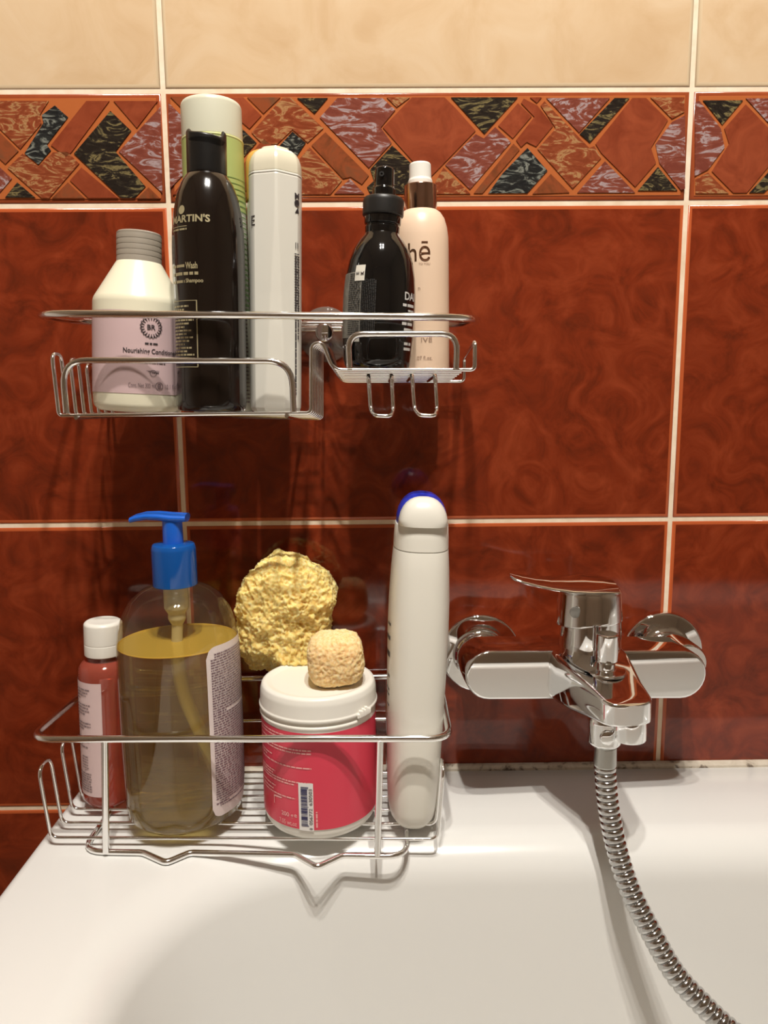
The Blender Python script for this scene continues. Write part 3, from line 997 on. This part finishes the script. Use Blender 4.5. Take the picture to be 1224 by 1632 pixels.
# faceted white bottle
t = thing('lotion_bottle', 'white faceted bottle with a pearly domed cap and a wide front face', 'bottle', (0.0868, -0.0690, 0.3400), tilt=0.026)
PEARL = mat('pearl_white_plastic', (226, 222, 210), 0.25)
PEARLCAP = mat('pearl_cap', (222, 214, 190), 0.22)
FA = 0.16
def facet(r, z, a):
    d = a - FA
    best = r
    for ph, dist in ((0.50, 0.0163), (-0.50, 0.0163)):
        c = math.cos(d - ph)
        if c > 0.2: best = min(best, dist * (r / 0.0180) / c)
    if z < 0.158:
        c = math.cos(d + 0.10 * (1 - z / 0.158))
        if c > 0.2: best = min(best, (0.0146 + 0.0041 * max(0.0, z) / 0.158) * (r / 0.0180) / c)
    return best
levels = [(0.0150, 0.0), (0.0168, 0.0006), (0.0176, 0.0030)] + [(0.0178 + 0.0002 * k / 12, 0.006 + 0.150 * k / 12) for k in range(13)] + [(0.0176, 0.1572)]
obj('body', lathe(levels, 180, rfun=facet), PEARL, t, 12)
obj('seam_ring', lathe(rounded([(0.0172, 0.1568), (0.0181, 0.1572), (0.0181, 0.1582), (0.0172, 0.1586)], 0.0002), 120, rfun=facet), mat('bright_white_ring', (246, 244, 234), 0.25), t, 20)
capl = [(0.0176, 0.1584), (0.0179, 0.1588), (0.0178, 0.1630), (0.0173, 0.1664), (0.0162, 0.1694), (0.0146, 0.1718), (0.0126, 0.1734), (0.0100, 0.1742), (0.0094, 0.1756), (0.0074, 0.1764), (0.0006, 0.1768)]
obj('cap', lathe(capl, 120, rfun=facet), PEARLCAP, t, 14)
p = Print()
p.text('E', -0.0172, 0.1270, width=0.0035, height=0.0064)
for q in (0.0158, 0.0178):
    p.words_up(RNG, q, 0.012 if q < 0.017 else 0.05, 0.105, 0.0012)
for k in range(26):
    p.words(RNG, 0.0148, 0.0190, 0.064 + 0.0017 * k, 0.0007)
p.text('II', 0.0165, 0.1120, height=0.0040)
p.disc(0.0168, 0.1395, 0.0022, 12)
p.add([(0.0150, 0.133), (0.0186, 0.133), (0.0174, 0.137)], [(0, 1, 2)])
p.text('M', 0.0168, 0.1440, height=0.0040, bold=0.03)
def on_facet(u, w):
    a = 0.13 + u / 0.0180
    r = facet(0.0180, w, a) + 0.0004
    return (r * math.sin(a), -r * math.cos(a), w)
p.wrap('printing', DARK_INK, t, on_facet)

# bottle with orange cap, mostly hidden
t = thing('capped_bottle', 'bottle with an orange cap mostly hidden behind the white faceted bottle', 'bottle', (0.0812, -0.0335, 0.3370))
PR = [(0.0130, 0.0), (0.0152, 0.0010), (0.0160, 0.0050), (0.0160, 0.1500), (0.0150, 0.1540)]
obj('body', lathe(rounded(PR, 0.002), 56), PALE, t)
obj('cap', lathe(rounded([(0.0150, 0.1536), (0.0160, 0.1542), (0.0160, 0.1800), (0.0140, 0.1862), (0.0080, 0.1885), (0.0005, 0.1890)], 0.003), 56), mat('orange_plastic', (222, 170, 84), 0.3), t)

# black spray bottle
t = thing('spray_bottle', 'glossy black spray bottle with a silver text strip on the small tray', 'bottle', (0.1588, -0.0775, 0.3688), tilt=0.050)
BLACKG = mat('black_gloss_plastic', (14, 13, 13), 0.07, Coat_Weight=0.5, Coat_Roughness=0.03)
MATTE = mat('black_matte_plastic', (34, 32, 30), 0.42)
PR = [(0.0190, 0.0), (0.0222, 0.0012), (0.0236, 0.0060), (0.0245, 0.0200), (0.0249, 0.0380), (0.0247, 0.0500), (0.0238, 0.0610), (0.0220, 0.0710), (0.0192, 0.0790), (0.0155, 0.0850), (0.0125, 0.0884), (0.0117, 0.0900)]
obj('body', lathe(PR, 72), BLACKG, t, 60)
RS = interp(PR)
obj('neck', lathe(rounded([(0.0113, 0.0890), (0.0117, 0.0905), (0.0119, 0.0945), (0.0113, 0.0950), (0.0113, 0.0956), (0.0124, 0.0962), (0.0126, 0.1010), (0.0112, 0.1022)], 0.0005), 56), BLACKG, t, 25)
obj('collar', lathe(rounded([(0.0120, 0.1010), (0.0139, 0.1016), (0.0139, 0.1110), (0.0130, 0.1132), (0.0088, 0.1140)], 0.0012), 64), MATTE, t)
noz = obj('spray_nozzle', lathe(rounded([(0.0078, 0.1134), (0.0080, 0.1140), (0.0078, 0.1190), (0.0068, 0.1202), (0.0064, 0.1315), (0.0056, 0.1325), (0.0005, 0.1326)], 0.0008), 48), BLACKG, t)
obj('nozzle_tip', face_wall(lathe([(0.0016, 0.0), (0.0016, 0.0016), (0.0007, 0.0016), (0.0007, 0.0008)], 16)), MATTE, noz, loc=(-0.0020, -0.0060, 0.1268))
SILVER = marble('silver_text_strip', [(112, 108, 100), (140, 136, 126)], 200, 3, 0.5, 0.4)
strip = patch('label', RS, -1.70, -0.50, 0.0195, 0.0620, SILVER, t, 0.0002, 0, 36, 14)
p = Print()
for k in range(30):
    w = 0.0215 + 0.00135 * k
    p.words(RNG, -0.0240, -0.0135, w, 0.0007)
for k in range(9):
    p.words_up(RNG, -0.0126 + 0.0012 * k, 0.021, 0.0570, 0.0007)
p.wrap('strip_printing', mat('strip_ink', (46, 44, 42), 0.5), strip, on_cyl(RS, 0.0, 0.0005))
box = patch('badge', RS, -0.76, -0.44, 0.0560, 0.0662, mat('badge_white', (222, 216, 202), 0.45), t, 0.0006, 0, 10, 6)
p = Print()
p.text('E', -0.0020, 0.0610, height=0.0026, turn=1, bold=0.02)
p.text('K', 0.0018, 0.0610, height=0.0026, turn=1, bold=0.02)
p.wrap('badge_printing', DARK_INK, box, on_cyl(RS, -0.585, 0.0009))
patch('lower_badge', RS, -0.74, -0.53, 0.0168, 0.0222, mat('badge_grey', (180, 176, 166), 0.45), t, 0.0006, 0, 10, 4)
p = Print()
p.text('DAI', 0.0095, 0.0480, height=0.0052, align='l', bold=0.02)
p.words(RNG, 0.0080, 0.0200, 0.0420, 0.0018)
p.words(RNG, 0.0130, 0.0200, 0.0386, 0.0012)
p.words(RNG, 0.0080, 0.0200, 0.0300, 0.0018)
p.words(RNG, 0.0100, 0.0200, 0.0262, 0.0018)
p.words(RNG, 0.0110, 0.0200, 0.0170, 0.0018)
p.words(RNG, 0.0110, 0.0200, 0.0136, 0.0018)
p.wrap('printing', mat('white_ink', (206, 204, 198), 0.5), t, on_cyl(RS, 0.34, 0.0004))

# beige bottle with copper collar
t = thing('mist_bottle', 'pale peach spray bottle with copper collar and white nozzle', 'bottle', (0.1930, -0.0400, 0.3665), tilt=-0.012)
PEACH = mat('peach_plastic', (236, 206, 178), 0.35)
COPPER = mat('rose_gold_metal', (196, 160, 142), 0.18, 1.0)
WHITEP = mat('white_plastic', (236, 232, 222), 0.3)
PR = [(0.0170, 0.0), (0.0192, 0.0008), (0.0199, 0.0040), (0.0201, 0.0880), (0.0199, 0.0970), (0.0190, 0.1040), (0.0172, 0.1100), (0.0146, 0.1140), (0.0122, 0.1158)]
obj('body', lathe(PR, 72), PEACH, t, 60)
obj('collar', lathe(rounded([(0.0112, 0.1150), (0.0119, 0.1154), (0.0119, 0.1330), (0.0112, 0.1336), (0.0070, 0.1336)], 0.0007), 56), COPPER, t)
obj('nozzle', lathe(rounded([(0.0084, 0.1334), (0.0088, 0.1340), (0.0088, 0.1366), (0.0080, 0.1378), (0.0078, 0.1475), (0.0070, 0.1486), (0.0005, 0.1487)], 0.0007), 48), WHITEP, t)
MET = mat('copper_foil_ink', (158, 112, 84), 0.25, 0.85)
RB = interp(PR)
p = Print()
p.text('h\u0113', 0.0002, 0.0845, height=0.0134, width=0.0158, align='r')
p.wrap('lettering', MET, t, on_cyl(RB, 0.25, 0.0003))
p = Print()
p.text('TO YOU', 0.0000, 0.0760, width=0.0082, height=0.0014, align='r')
p.text('n', -0.0080, 0.0590, height=0.0018)
p.text('IVE', 0.0010, 0.0235, width=0.0080, height=0.0032, align='r')
p.text('.07 fl.oz.', 0.0010, 0.0108, width=0.0118, height=0.0028, align='r')
p.wrap('printing', mat('taupe_ink', (150, 122, 104), 0.5), t, on_cyl(RB, 0.25, 0.0003))

# ------------------------------------------------------------------ things in the lower basket
BZ = FZ + 0.0013
t = thing('toner_bottle', 'small translucent red bottle with white cap and pale pink label', 'bottle', (-0.0553, -0.0560, BZ), tilt=0.030)
def soap_liquid(name):
    """refracting yellow soap, slightly cloudy"""
    m = bpy.data.materials.new(name)
    m.use_nodes = True
    N, L = m.node_tree.nodes, m.node_tree.links
    N.clear()
    out = N.new('ShaderNodeOutputMaterial')
    rf = N.new('ShaderNodeBsdfRefraction'); rf.inputs['Color'].default_value = lin(252, 246, 212); rf.inputs['IOR'].default_value = 1.34; rf.inputs['Roughness'].default_value = 0.0
    tr = N.new('ShaderNodeBsdfTransparent'); tr.inputs[0].default_value = lin(252, 242, 196)
    tl = N.new('ShaderNodeBsdfTranslucent'); tl.inputs[0].default_value = lin(246, 226, 160)
    gl = N.new('ShaderNodeBsdfGlossy'); gl.inputs['Roughness'].default_value = 0.02
    fr = schlick(N, L, 0.6)
    m1 = N.new('ShaderNodeMixShader'); m1.inputs[0].default_value = 0.45
    m2 = N.new('ShaderNodeMixShader'); m2.inputs[0].default_value = 0.09
    df = N.new('ShaderNodeBsdfDiffuse'); df.inputs[0].default_value = lin(206, 190, 146)
    m4 = N.new('ShaderNodeMixShader'); m4.inputs[0].default_value = 0.08
    m3 = N.new('ShaderNodeMixShader')
    L.new(rf.outputs[0], m1.inputs[1]); L.new(tr.outputs[0], m1.inputs[2])
    L.new(m1.outputs[0], m2.inputs[1]); L.new(tl.outputs[0], m2.inputs[2])
    L.new(m2.outputs[0], m4.inputs[1]); L.new(df.outputs[0], m4.inputs[2])
    L.new(fr.outputs[0], m3.inputs[0]); L.new(m4.outputs[0], m3.inputs[1]); L.new(gl.outputs[0], m3.inputs[2])
    L.new(m3.outputs[0], out.inputs['Surface'])
    return m
REDJ = clear_plastic('red_toner', (232, 140, 112), 0.40, (206, 104, 84), 1.0, 0.05)
NECKC = clear_plastic('clear_neck', (240, 214, 204), 0.12, (220, 190, 180), 1.0)
PR = [(0.0140, 0.0), (0.0172, 0.0010), (0.0190, 0.0050), (0.0191, 0.1040), (0.0184, 0.1090), (0.0164, 0.1122), (0.0134, 0.1138), (0.0126, 0.1142)]
obj('body', lathe(PR, 64), REDJ, t, 60)
obj('neck', lathe(rounded([(0.0124, 0.1140), (0.0124, 0.1185), (0.0112, 0.1195)], 0.0006), 48), NECKC, t)
obj('cap', lathe(rounded([(0.0130, 0.1180), (0.0141, 0.1184), (0.0141, 0.1268), (0.0138, 0.1272), (0.0141, 0.1276), (0.0139, 0.1425), (0.0120, 0.1442), (0.0060, 0.1438), (0.0005, 0.1437)], 0.0010), 56), WHITEP, t, 30)
RT = interp(PR)
lab = patch('label', RT, -1.95, 0.20, 0.0105, 0.1010, mat('pale_pink_label', (214, 188, 186), 0.42), t, 0.0003, 0, 40, 8)
p = Print()
w = 0.0955
for k, L_ in enumerate([1, .9, .8, 0.4, 0, 1, .9, .95, .7, .2, 0, 1, 1, .6, 0, 0, 1, .9, .5, .8, 0, 0]):
    if L_: p.words(RNG, -0.0195, -0.0195 + 0.0165 * L_, w, 0.0010)
    w -= 0.0024
for k in range(5):
    p.words(RNG, -0.0130, -0.0060, 0.0420 - 0.0022 * k, 0.0008)
p.add([(-0.0120, 0.0300), (-0.0100, 0.0315), (-0.0060, 0.0322), (-0.0100, 0.0308)], [(0, 1, 2, 3)])
for k in range(8):
    p.words(RNG, -0.0180, -0.0040, 0.0285 - 0.0020 * k, 0.0009)
p.wrap('printing', GREY_INK, lab, on_cyl(RT, -0.10, 0.0006))

# big soap pump
SA = math.radians(20)
t = thing('soap_dispenser', 'large clear pump bottle of yellow liquid soap with blue pump', 'dispenser', (0.0120, -0.0800, BZ + 0.0003))
AX, AY = 1.0, 0.90
PR = [(0.0300, 0.0010), (0.0370, 0.0020), (0.0412, 0.0065), (0.0428, 0.0160), (0.0434, 0.0300), (0.0438, 0.0700), (0.0436, 0.1200), (0.0430, 0.1360), (0.0412, 0.1480), (0.0376, 0.1590), (0.0318, 0.1680), (0.0240, 0.1740), (0.0170, 0.1768), (0.0146, 0.1776)]
def soap_r(extra):
    def f(r, z, a):
        k = min(1.0, max(0.0, (0.0430 - r) / 0.0284)) if z > 0.13 else 0.0
        sx_, sy_ = AX, AY + (1.0 - AY) * k
        return (r - extra) * math.hypot(math.sin(a) * sx_, math.cos(a) * sy_)
    return f
def soap_pt(r, z, a, extra=0.0):
    k = min(1.0, max(0.0, (0.0430 - r) / 0.0284)) if z > 0.13 else 0.0
    x, y = (r - extra) * math.sin(a), -(r - extra) * math.cos(a) * (AY + (1.0 - AY) * k)
    return Vector((x * math.cos(SA) - y * math.sin(SA), x * math.sin(SA) + y * math.cos(SA), z))
def soap_shape(prof, extra, n=96, top=True, bottom=True):
    bm = bmesh.new()
    rings = [[bm.verts.new(soap_pt(r, z, 2 * math.pi * i / n, extra)) for i in range(n)] for r, z in prof]
    for a, b in zip(rings, rings[1:]):
        for i in range(n):
            j = (i + 1) % n
            bm.faces.new((a[i], a[j], b[j], b[i]))
    if bottom: bm.faces.new(list(reversed(rings[0])))
    if top: bm.faces.new(rings[-1])
    return bm
SHELL = clear_plastic('clear_bottle_wall', (246, 240, 222), 0.015, gloss=1.0, rough=0.03)
SOAP = soap_liquid('yellow_soap')
obj('bottle_wall', soap_shape(PR, 0.0, top=False), SHELL, t, 60)
RSO = interp(PR)
LEVEL = 0.1350
LP = [(r, z + 0.0008) for r, z in PR if z < LEVEL - 0.004] + [(RSO(LEVEL), LEVEL)]
obj('liquid_soap', soap_shape(LP, 0.0011), SOAP, t, 50)
SURF = clear_plastic('soap_painted_glow', (250, 232, 140), 0.50, (244, 212, 104), 1.0, 0.03)  # hazy yellow paints in the caustic light on soap surface and meniscus
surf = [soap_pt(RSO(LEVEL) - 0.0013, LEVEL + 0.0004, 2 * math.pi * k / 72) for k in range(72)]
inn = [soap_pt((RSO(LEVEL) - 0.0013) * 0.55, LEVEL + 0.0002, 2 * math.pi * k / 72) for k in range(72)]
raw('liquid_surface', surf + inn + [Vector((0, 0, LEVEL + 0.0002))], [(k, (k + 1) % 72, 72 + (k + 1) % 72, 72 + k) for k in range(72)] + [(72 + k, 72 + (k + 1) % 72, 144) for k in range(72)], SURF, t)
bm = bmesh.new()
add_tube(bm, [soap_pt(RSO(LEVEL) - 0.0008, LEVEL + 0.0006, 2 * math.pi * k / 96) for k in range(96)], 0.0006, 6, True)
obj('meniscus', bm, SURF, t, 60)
BLUEP = clear_plastic('translucent_blue_plastic', (70, 140, 214), 0.62, (28, 104, 196), 1.0, 0.08)
BLUES = mat('blue_plastic', (30, 100, 206), 0.22, Coat_Weight=0.2)
MILK = clear_plastic('milky_plastic', (236, 230, 200), 0.62, (226, 216, 180), 0.8, 0.1)
pump = obj('pump_collar', lathe(rounded([(0.0148, 0.1770), (0.0158, 0.1772), (0.0156, 0.2040), (0.0146, 0.2072), (0.0085, 0.2078)], 0.0010), 64, closed_bot=False), BLUEP, t)
obj('pump_stem', lathe(rounded([(0.0066, 0.2070), (0.0072, 0.2074), (0.0070, 0.2240), (0.0064, 0.2250)], 0.0005), 40), BLUES, pump)
# head: a flat spout that droops a little towards its tip
hd = [(0.0110, 0.0, 0.2262, 0.0078, 0.0030), (0.0070, 0.0, 0.2262, 0.0082, 0.0034), (0.0, 0.0, 0.2264, 0.0084, 0.0036), (-0.0080, -0.0010, 0.2276, 0.0076, 0.0034), (-0.0170, -0.0022, 0.2280, 0.0060, 0.0030), (-0.0240, -0.0032, 0.2268, 0.0046, 0.0026), (-0.0285, -0.0038, 0.2252, 0.0034, 0.0020)]
vs, fs = [], []
for x, y, z, hw, th in hd:
    for k in range(16):
        a = 2 * math.pi * k / 16
        vs.append(Vector((x, y + hw * math.cos(a), z + th * math.sin(a))))
for i in range(len(hd) - 1):
    for k in range(16):
        j = (k + 1) % 16
        fs.append((i * 16 + k, i * 16 + j, (i + 1) * 16 + j, (i + 1) * 16 + k))
fs.append(tuple(range(15, -1, -1))); fs.append(tuple(range(len(vs) - 16, len(vs))))
hh = raw('pump_head', vs, fs, BLUES, pump, 60)
b2 = bmesh.new(); b2.from_mesh(hh.data); bmesh.ops.recalc_face_normals(b2, faces=b2.faces); b2.to_mesh(hh.data); b2.free(); finish(hh.data, 60)
obj('pump_housing', lathe(rounded([(0.0040, 0.1475), (0.0065, 0.1520), (0.0062, 0.1560), (0.0088, 0.1600), (0.0088, 0.1765), (0.0120, 0.1775)], 0.001), 40), MILK, t)
bm = bmesh.new()
add_tube(bm, smooth_path([(0.000, 0.0, 0.1490), (-0.0010, 0.0, 0.125), (0.0015, 0.002, 0.095), (0.0100, 0.005, 0.062), (0.0200, 0.008, 0.030), (0.0235, 0.009, 0.012)], 8), 0.0041, 14)
obj('dip_tube', bm, MILK, t, 60)
# label on the right flank
vs, fs = [], []
NA, NZ = 30, 16
for i in range(NA + 1):
    u = i / NA
    a = math.radians(20 + 92 * u)
    for j in range(NZ + 1):
        z0, z1 = 0.0110, 0.1385
        d = min(u, 1 - u) * 0.065
        ins = 0.008 - math.sqrt(max(0.0, 0.008 ** 2 - max(0.0, 0.008 - d) ** 2)) if d < 0.008 else 0.0
        z = z0 + ins + (z1 - z0 - 2 * ins) * j / NZ
        vs.append(soap_pt(RSO(z) + 0.0004, z, a))
for i in range(NA):
    for j in range(NZ):
        q = i * (NZ + 1) + j
        fs.append((q, q + NZ + 1, q + NZ + 2, q + 1))
lab = raw('label', vs, fs, mat('lilac_white_label', (222, 208, 204), 0.4), t, 60)
p = Print()
for k in range(62):
    w = 0.0200 + 0.00185 * k
    if k in (1, 38): p.words(RNG, 0.0030, 0.0300, w, 0.0010, 0.4); continue
    p.words(RNG, 0.0030 if 2 < k < 60 else 0.006, 0.0560, w, 0.00085)
def on_soap(u, w):
    return soap_pt(RSO(w) + 0.0007, w, math.radians(20) + u / 0.0405)
p.wrap('printing', mat('plum_ink', (112, 86, 98), 0.5), lab, on_soap)

# red jar
t = thing('powder_jar', 'pinkish red tub jar with white screw lid and barcode', 'jar', (0.1133, -0.0795, BZ))
WHITEJ = mat('white_jar_plastic', (236, 232, 222), 0.34)
CRIM = mat('raspberry_label', (218, 62, 84), 0.32)
PR = [(0.0330, 0.0), (0.0385, 0.0008), (0.0412, 0.0050), (0.0420, 0.0110), (0.0421, 0.0860), (0.0414, 0.0874), (0.0414, 0.0930), (0.0400, 0.0940)]
obj('body', lathe(rounded(PR, 0.0015), 80), WHITEJ, t)
RJ = lambda z: 0.0420
lab = patch('label', RJ, -math.pi, math.pi, 0.0100, 0.0815, CRIM, t, 0.0003, 0, 90, 4)
lid = obj('lid', lathe(rounded([(0.0415, 0.0885), (0.0434, 0.0888), (0.0436, 0.0905), (0.0428, 0.0915), (0.0424, 0.1010), (0.0412, 0.1050), (0.0385, 0.1062), (0.0355, 0.1052), (0.0335, 0.1046), (0.0010, 0.1046)], 0.0012), 96), WHITEJ, t, 30)
bm = bmesh.new()
add_tube(bm, [(0.0420 * math.sin(a), -0.0420 * math.cos(a), 0.0848) for a in [math.radians(-180 + 225 * k / 70) for k in range(71)]], 0.0013, 8)
obj('tamper_ring', bm, WHITEJ, t, 60)
bm = bmesh.new()
for k in range(9):
    a = math.radians(44 + 2.0 * k)
    h = [0.0016, 0.0036, 0.0030, 0.0042, 0.0030, 0.0046, 0.0034, 0.0026, 0.0020][k]
    c = Vector((0.0438 * math.sin(a), -0.0438 * math.cos(a), 0.0893))
    add_box(bm, c - Vector((0.0010, 0.0012, 0.0016)), c + Vector((0.0010, 0.0012, h)), 0.0003, 1)
obj('tear_tab', bm, WHITEJ, lid, 40)
p = Print()
rows = [(0.0785, .7), (0.0762, .7), (0.0725, .5), (0.0690, 1.0), (0.0668, 1.0), (0.0610, .35), (0.0588, .2), (0.0560, 1.0), (0.0490, .4), (0.0470, .35), (0.0450, 1.0), (0.0430, .75), (0.0380, .4), (0.0350, .35), (0.0325, .75)]
for w, l in rows:
    p.words(RNG, -0.0500, -0.0500 + 0.0490 * l, w, 0.0011)
p.text('200 g', -0.0200, 0.0190, width=0.0100, height=0.0044, align='c', bold=0.02)
p.text('e', -0.0132, 0.0196, height=0.0024, bold=0.02)
p.text('7.05 wt.oz', -0.0198, 0.0134, width=0.0148, height=0.0036, align='c', bold=0.01)
p.add([(-0.0330, 0.0290), (-0.0250, 0.0300), (-0.0240, 0.0312), (-0.0320, 0.0306)], [(0, 1, 2, 3)])
p.bar(-0.0325, -0.0318, 0.0240, 0.0300)
p.words_up(RNG, 0.0020, 0.0120, 0.0240, 0.0011)
JA = -0.035
p.wrap('printing', mat('pale_rose_ink', (238, 170, 168), 0.5), lab, on_cyl(0.0420, JA, 0.0006))
bc = patch('barcode_label', RJ, JA - 0.0105 / 0.042, JA - 0.0001 / 0.042, 0.0095, 0.0452, mat('barcode_white', (232, 228, 224), 0.45), lab, 0.0007, 0, 10, 2)
p = Print()
w = 0.0130
r2 = random.Random(5)
while w < 0.0420:
    h = r2.choice([0.0003, 0.0003, 0.0006, 0.0009])
    long_ = w < 0.0138 or w > 0.0410 or 0.0270 < w < 0.0279
    p.bar(-0.0088, -0.0034 if long_ else -0.0042, w, w + h)
    w += h + r2.choice([0.0003, 0.0003, 0.0006])
p.wrap('bars', mat('blue_black_ink', (44, 44, 92), 0.5), bc, on_cyl(0.0420, JA, 0.0010))
p = Print()
p.text('8', -0.0020, 0.0112, height=0.0022, turn=1)
p.text('056772', -0.0020, 0.0204, width=0.0122, height=0.0024, turn=1)
p.text('630503', -0.0020, 0.0350, width=0.0122, height=0.0024, turn=1)
p.wrap('digits', DARK_INK, bc, on_cyl(0.0420, JA, 0.0010))

# white shower gel
t = thing('shower_gel_bottle', 'tall white oval bottle with white flip cap edged in blue', 'bottle', (0.1818, -0.0790, BZ), tilt=0.036)
GELW = mat('satin_white_plastic', (230, 226, 214), 0.3)
prof = [(0.0090, 0.0225, 0.0), (0.0140, 0.0290, 0.0015), (0.0170, 0.0325, 0.0060), (0.0184, 0.0345, 0.0140), (0.0196, 0.0355, 0.0350), (0.0206, 0.0355, 0.0700), (0.0214, 0.0350, 0.1050), (0.0220, 0.0340, 0.1400), (0.0218, 0.0325, 0.1650), (0.0208, 0.0300, 0.1880), (0.0197, 0.0280, 0.2030), (0.0195, 0.0277, 0.2040)]
def oval(prof, n=72, e=2.6, y0=0.0):
    bm = bmesh.new()
    rings = []
    for ax, ay, z in prof:
        ring = []
        for i in range(n):
            a = 2 * math.pi * i / n
            c, s = math.cos(a), math.sin(a)
            ring.append(bm.verts.new((ax * math.copysign(abs(c) ** (2 / e), c), y0 + ay * math.copysign(abs(s) ** (2 / e), s), z)))
        rings.append(ring)
    for a, b in zip(rings, rings[1:]):
        for i in range(n):
            j = (i + 1) % n
            bm.faces.new((a[i], a[j], b[j], b[i]))
    bm.faces.new(list(reversed(rings[0]))); bm.faces.new(rings[-1])
    return bm
obj('body', oval(prof), GELW, t, 50)
cp = [(0.0192, 0.0272, 0.2044), (0.0196, 0.0276, 0.2048), (0.0194, 0.0270, 0.2120), (0.0188, 0.0262, 0.2210), (0.0186, 0.0260, 0.2214)]
cap_o = obj('cap', oval(cp), GELW, t, 40)
dome = [(0.0178, 0.0250, 0.2219)] + [(0.0182 * math.cos(math.radians(a)) ** 0.8, 0.0250 * math.cos(math.radians(a)) ** 0.8, 0.2222 + 0.0210 * math.sin(math.radians(a))) for a in (0, 12, 25, 38, 50, 62, 72, 81, 87)]
obj('flip_top', oval(dome, y0=0.003), mat('royal_blue_plastic', (44, 60, 190), 0.28), cap_o, 60)
front = [(x * 0.95, y * 0.55, 0.2220 + (z - 0.2220) * 0.93) for x, y, z in dome]
obj('flip_face', oval(front, y0=-0.0150), GELW, cap_o, 60)
p = Print()
for zc, h, l in ((0.150, .0020, .6), (0.140, .0030, .9), (0.128, .0040, .9), (0.112, .0020, .6), (0.102, .0014, .8), (0.098, .0014, .8), (0.090, .0014, .5)):
    p.words(RNG, 0.0020, 0.0020 + 0.012 * l, zc, h)
def on_flank(u, w):
    k = [q for q in prof if q[2] <= w][-1]
    nx = [q for q in prof if q[2] > w][0]
    f = (w - k[2]) / (nx[2] - k[2])
    ax, ay = k[0] + (nx[0] - k[0]) * f, k[1] + (nx[1] - k[1]) * f
    y = -0.020 + u
    s = min(1.0, abs(y) / ay)
    return (-(ax + 0.0003) * (1 - s ** 2.6) ** (1 / 2.6), y, w)
p.wrap('printing', DARK_INK, t, on_flank)

# ------------------------------------------------------------------ sponges
def sponge(name, label, loc, size, seed, sub, m, pore, amp, sq=2.6, tilt=(0, 0, 0)):
    bm = bmesh.new()
    bmesh.ops.create_icosphere(bm, subdivisions=sub, radius=1.0)
    off = Vector((seed * 3.1, seed * 1.7, seed * 5.3))
    rot = Matrix.Rotation(tilt[1], 3, 'Y') @ Matrix.Rotation(tilt[0], 3, 'X')
    for v in bm.verts:
        d = v.co.normalized()
        k = (abs(d.x) ** sq + abs(d.y) ** sq + abs(d.z) ** sq) ** (-1 / sq)
        p = Vector((d.x * k * size[0], d.y * k * size[1], d.z * k * size[2]))
        q = p + off
        lump = noise.fractal(q * 38, 0.9, 2.0, 3) * amp[0]
        fold = -abs(noise.noise(q * pore[0])) * amp[1] + abs(noise.noise(q * pore[0] * 1.9 + Vector((5, 1, 3)))) * amp[1] * 0.6
        f1 = noise.voronoi(q * pore[1])[0]
        f2 = noise.voronoi(q * pore[1] * 0.45 + Vector((2, 9, 4)))[0]
        fine = (min(0.5, f1[1] - f1[0]) - 0.25) * -amp[2] * 2.0 + (min(0.6, f2[1] - f2[0]) - 0.3) * -amp[2] * 2.4 + noise.noise(q * pore[1] * 1.9) * amp[2] * 0.4
        v.co = rot @ (p + d * (lump + fold + fine))
    o = obj(name, bm, m, None, 180, loc=loc)
    o['label'] = label
    o['category'] = 'sponge'
    return o
def sponge_mat(name, c0, c1, c2, sc):
    m = marble(name, [c0, c1, c2], sc, 5, 0.6, 0.9, stops=[0.32, 0.5, 0.68], bump=0.35)
    b = m.node_tree.nodes['Principled BSDF']
    b.inputs['Specular IOR Level'].default_value = 0.1
    b.inputs['Subsurface Weight'].default_value = 0.4
    b.inputs['Subsurface Radius'].default_value = (0.006, 0.004, 0.0015)
    b.inputs['Subsurface Scale'].default_value = 1.0
    return m
sponge('natural_sponge', 'large yellow natural sponge leaning behind the white-lidded jar', (0.0848, -0.0345, 0.1795), (0.0362, 0.0235, 0.0478), 1, 7,
       sponge_mat('yellow_sponge', (230, 188, 104), (248, 220, 138), (253, 234, 172), 300), (70, 300), (0.0040, 0.0030, 0.0016), 3.0, (0.15, 0.18, 0))
sponge('bath_sponge', 'small square tan sponge lying on the white jar lid', (0.1270, -0.0880, BZ + 0.1046 + 0.0192), (0.0200, 0.0180, 0.0192), 4, 6,
       sponge_mat('tan_sponge', (232, 186, 124), (246, 210, 152), (252, 226, 178), 420), (200, 620), (0.0012, 0.0012, 0.0006), 3.1, (0.0, -0.06, 0))
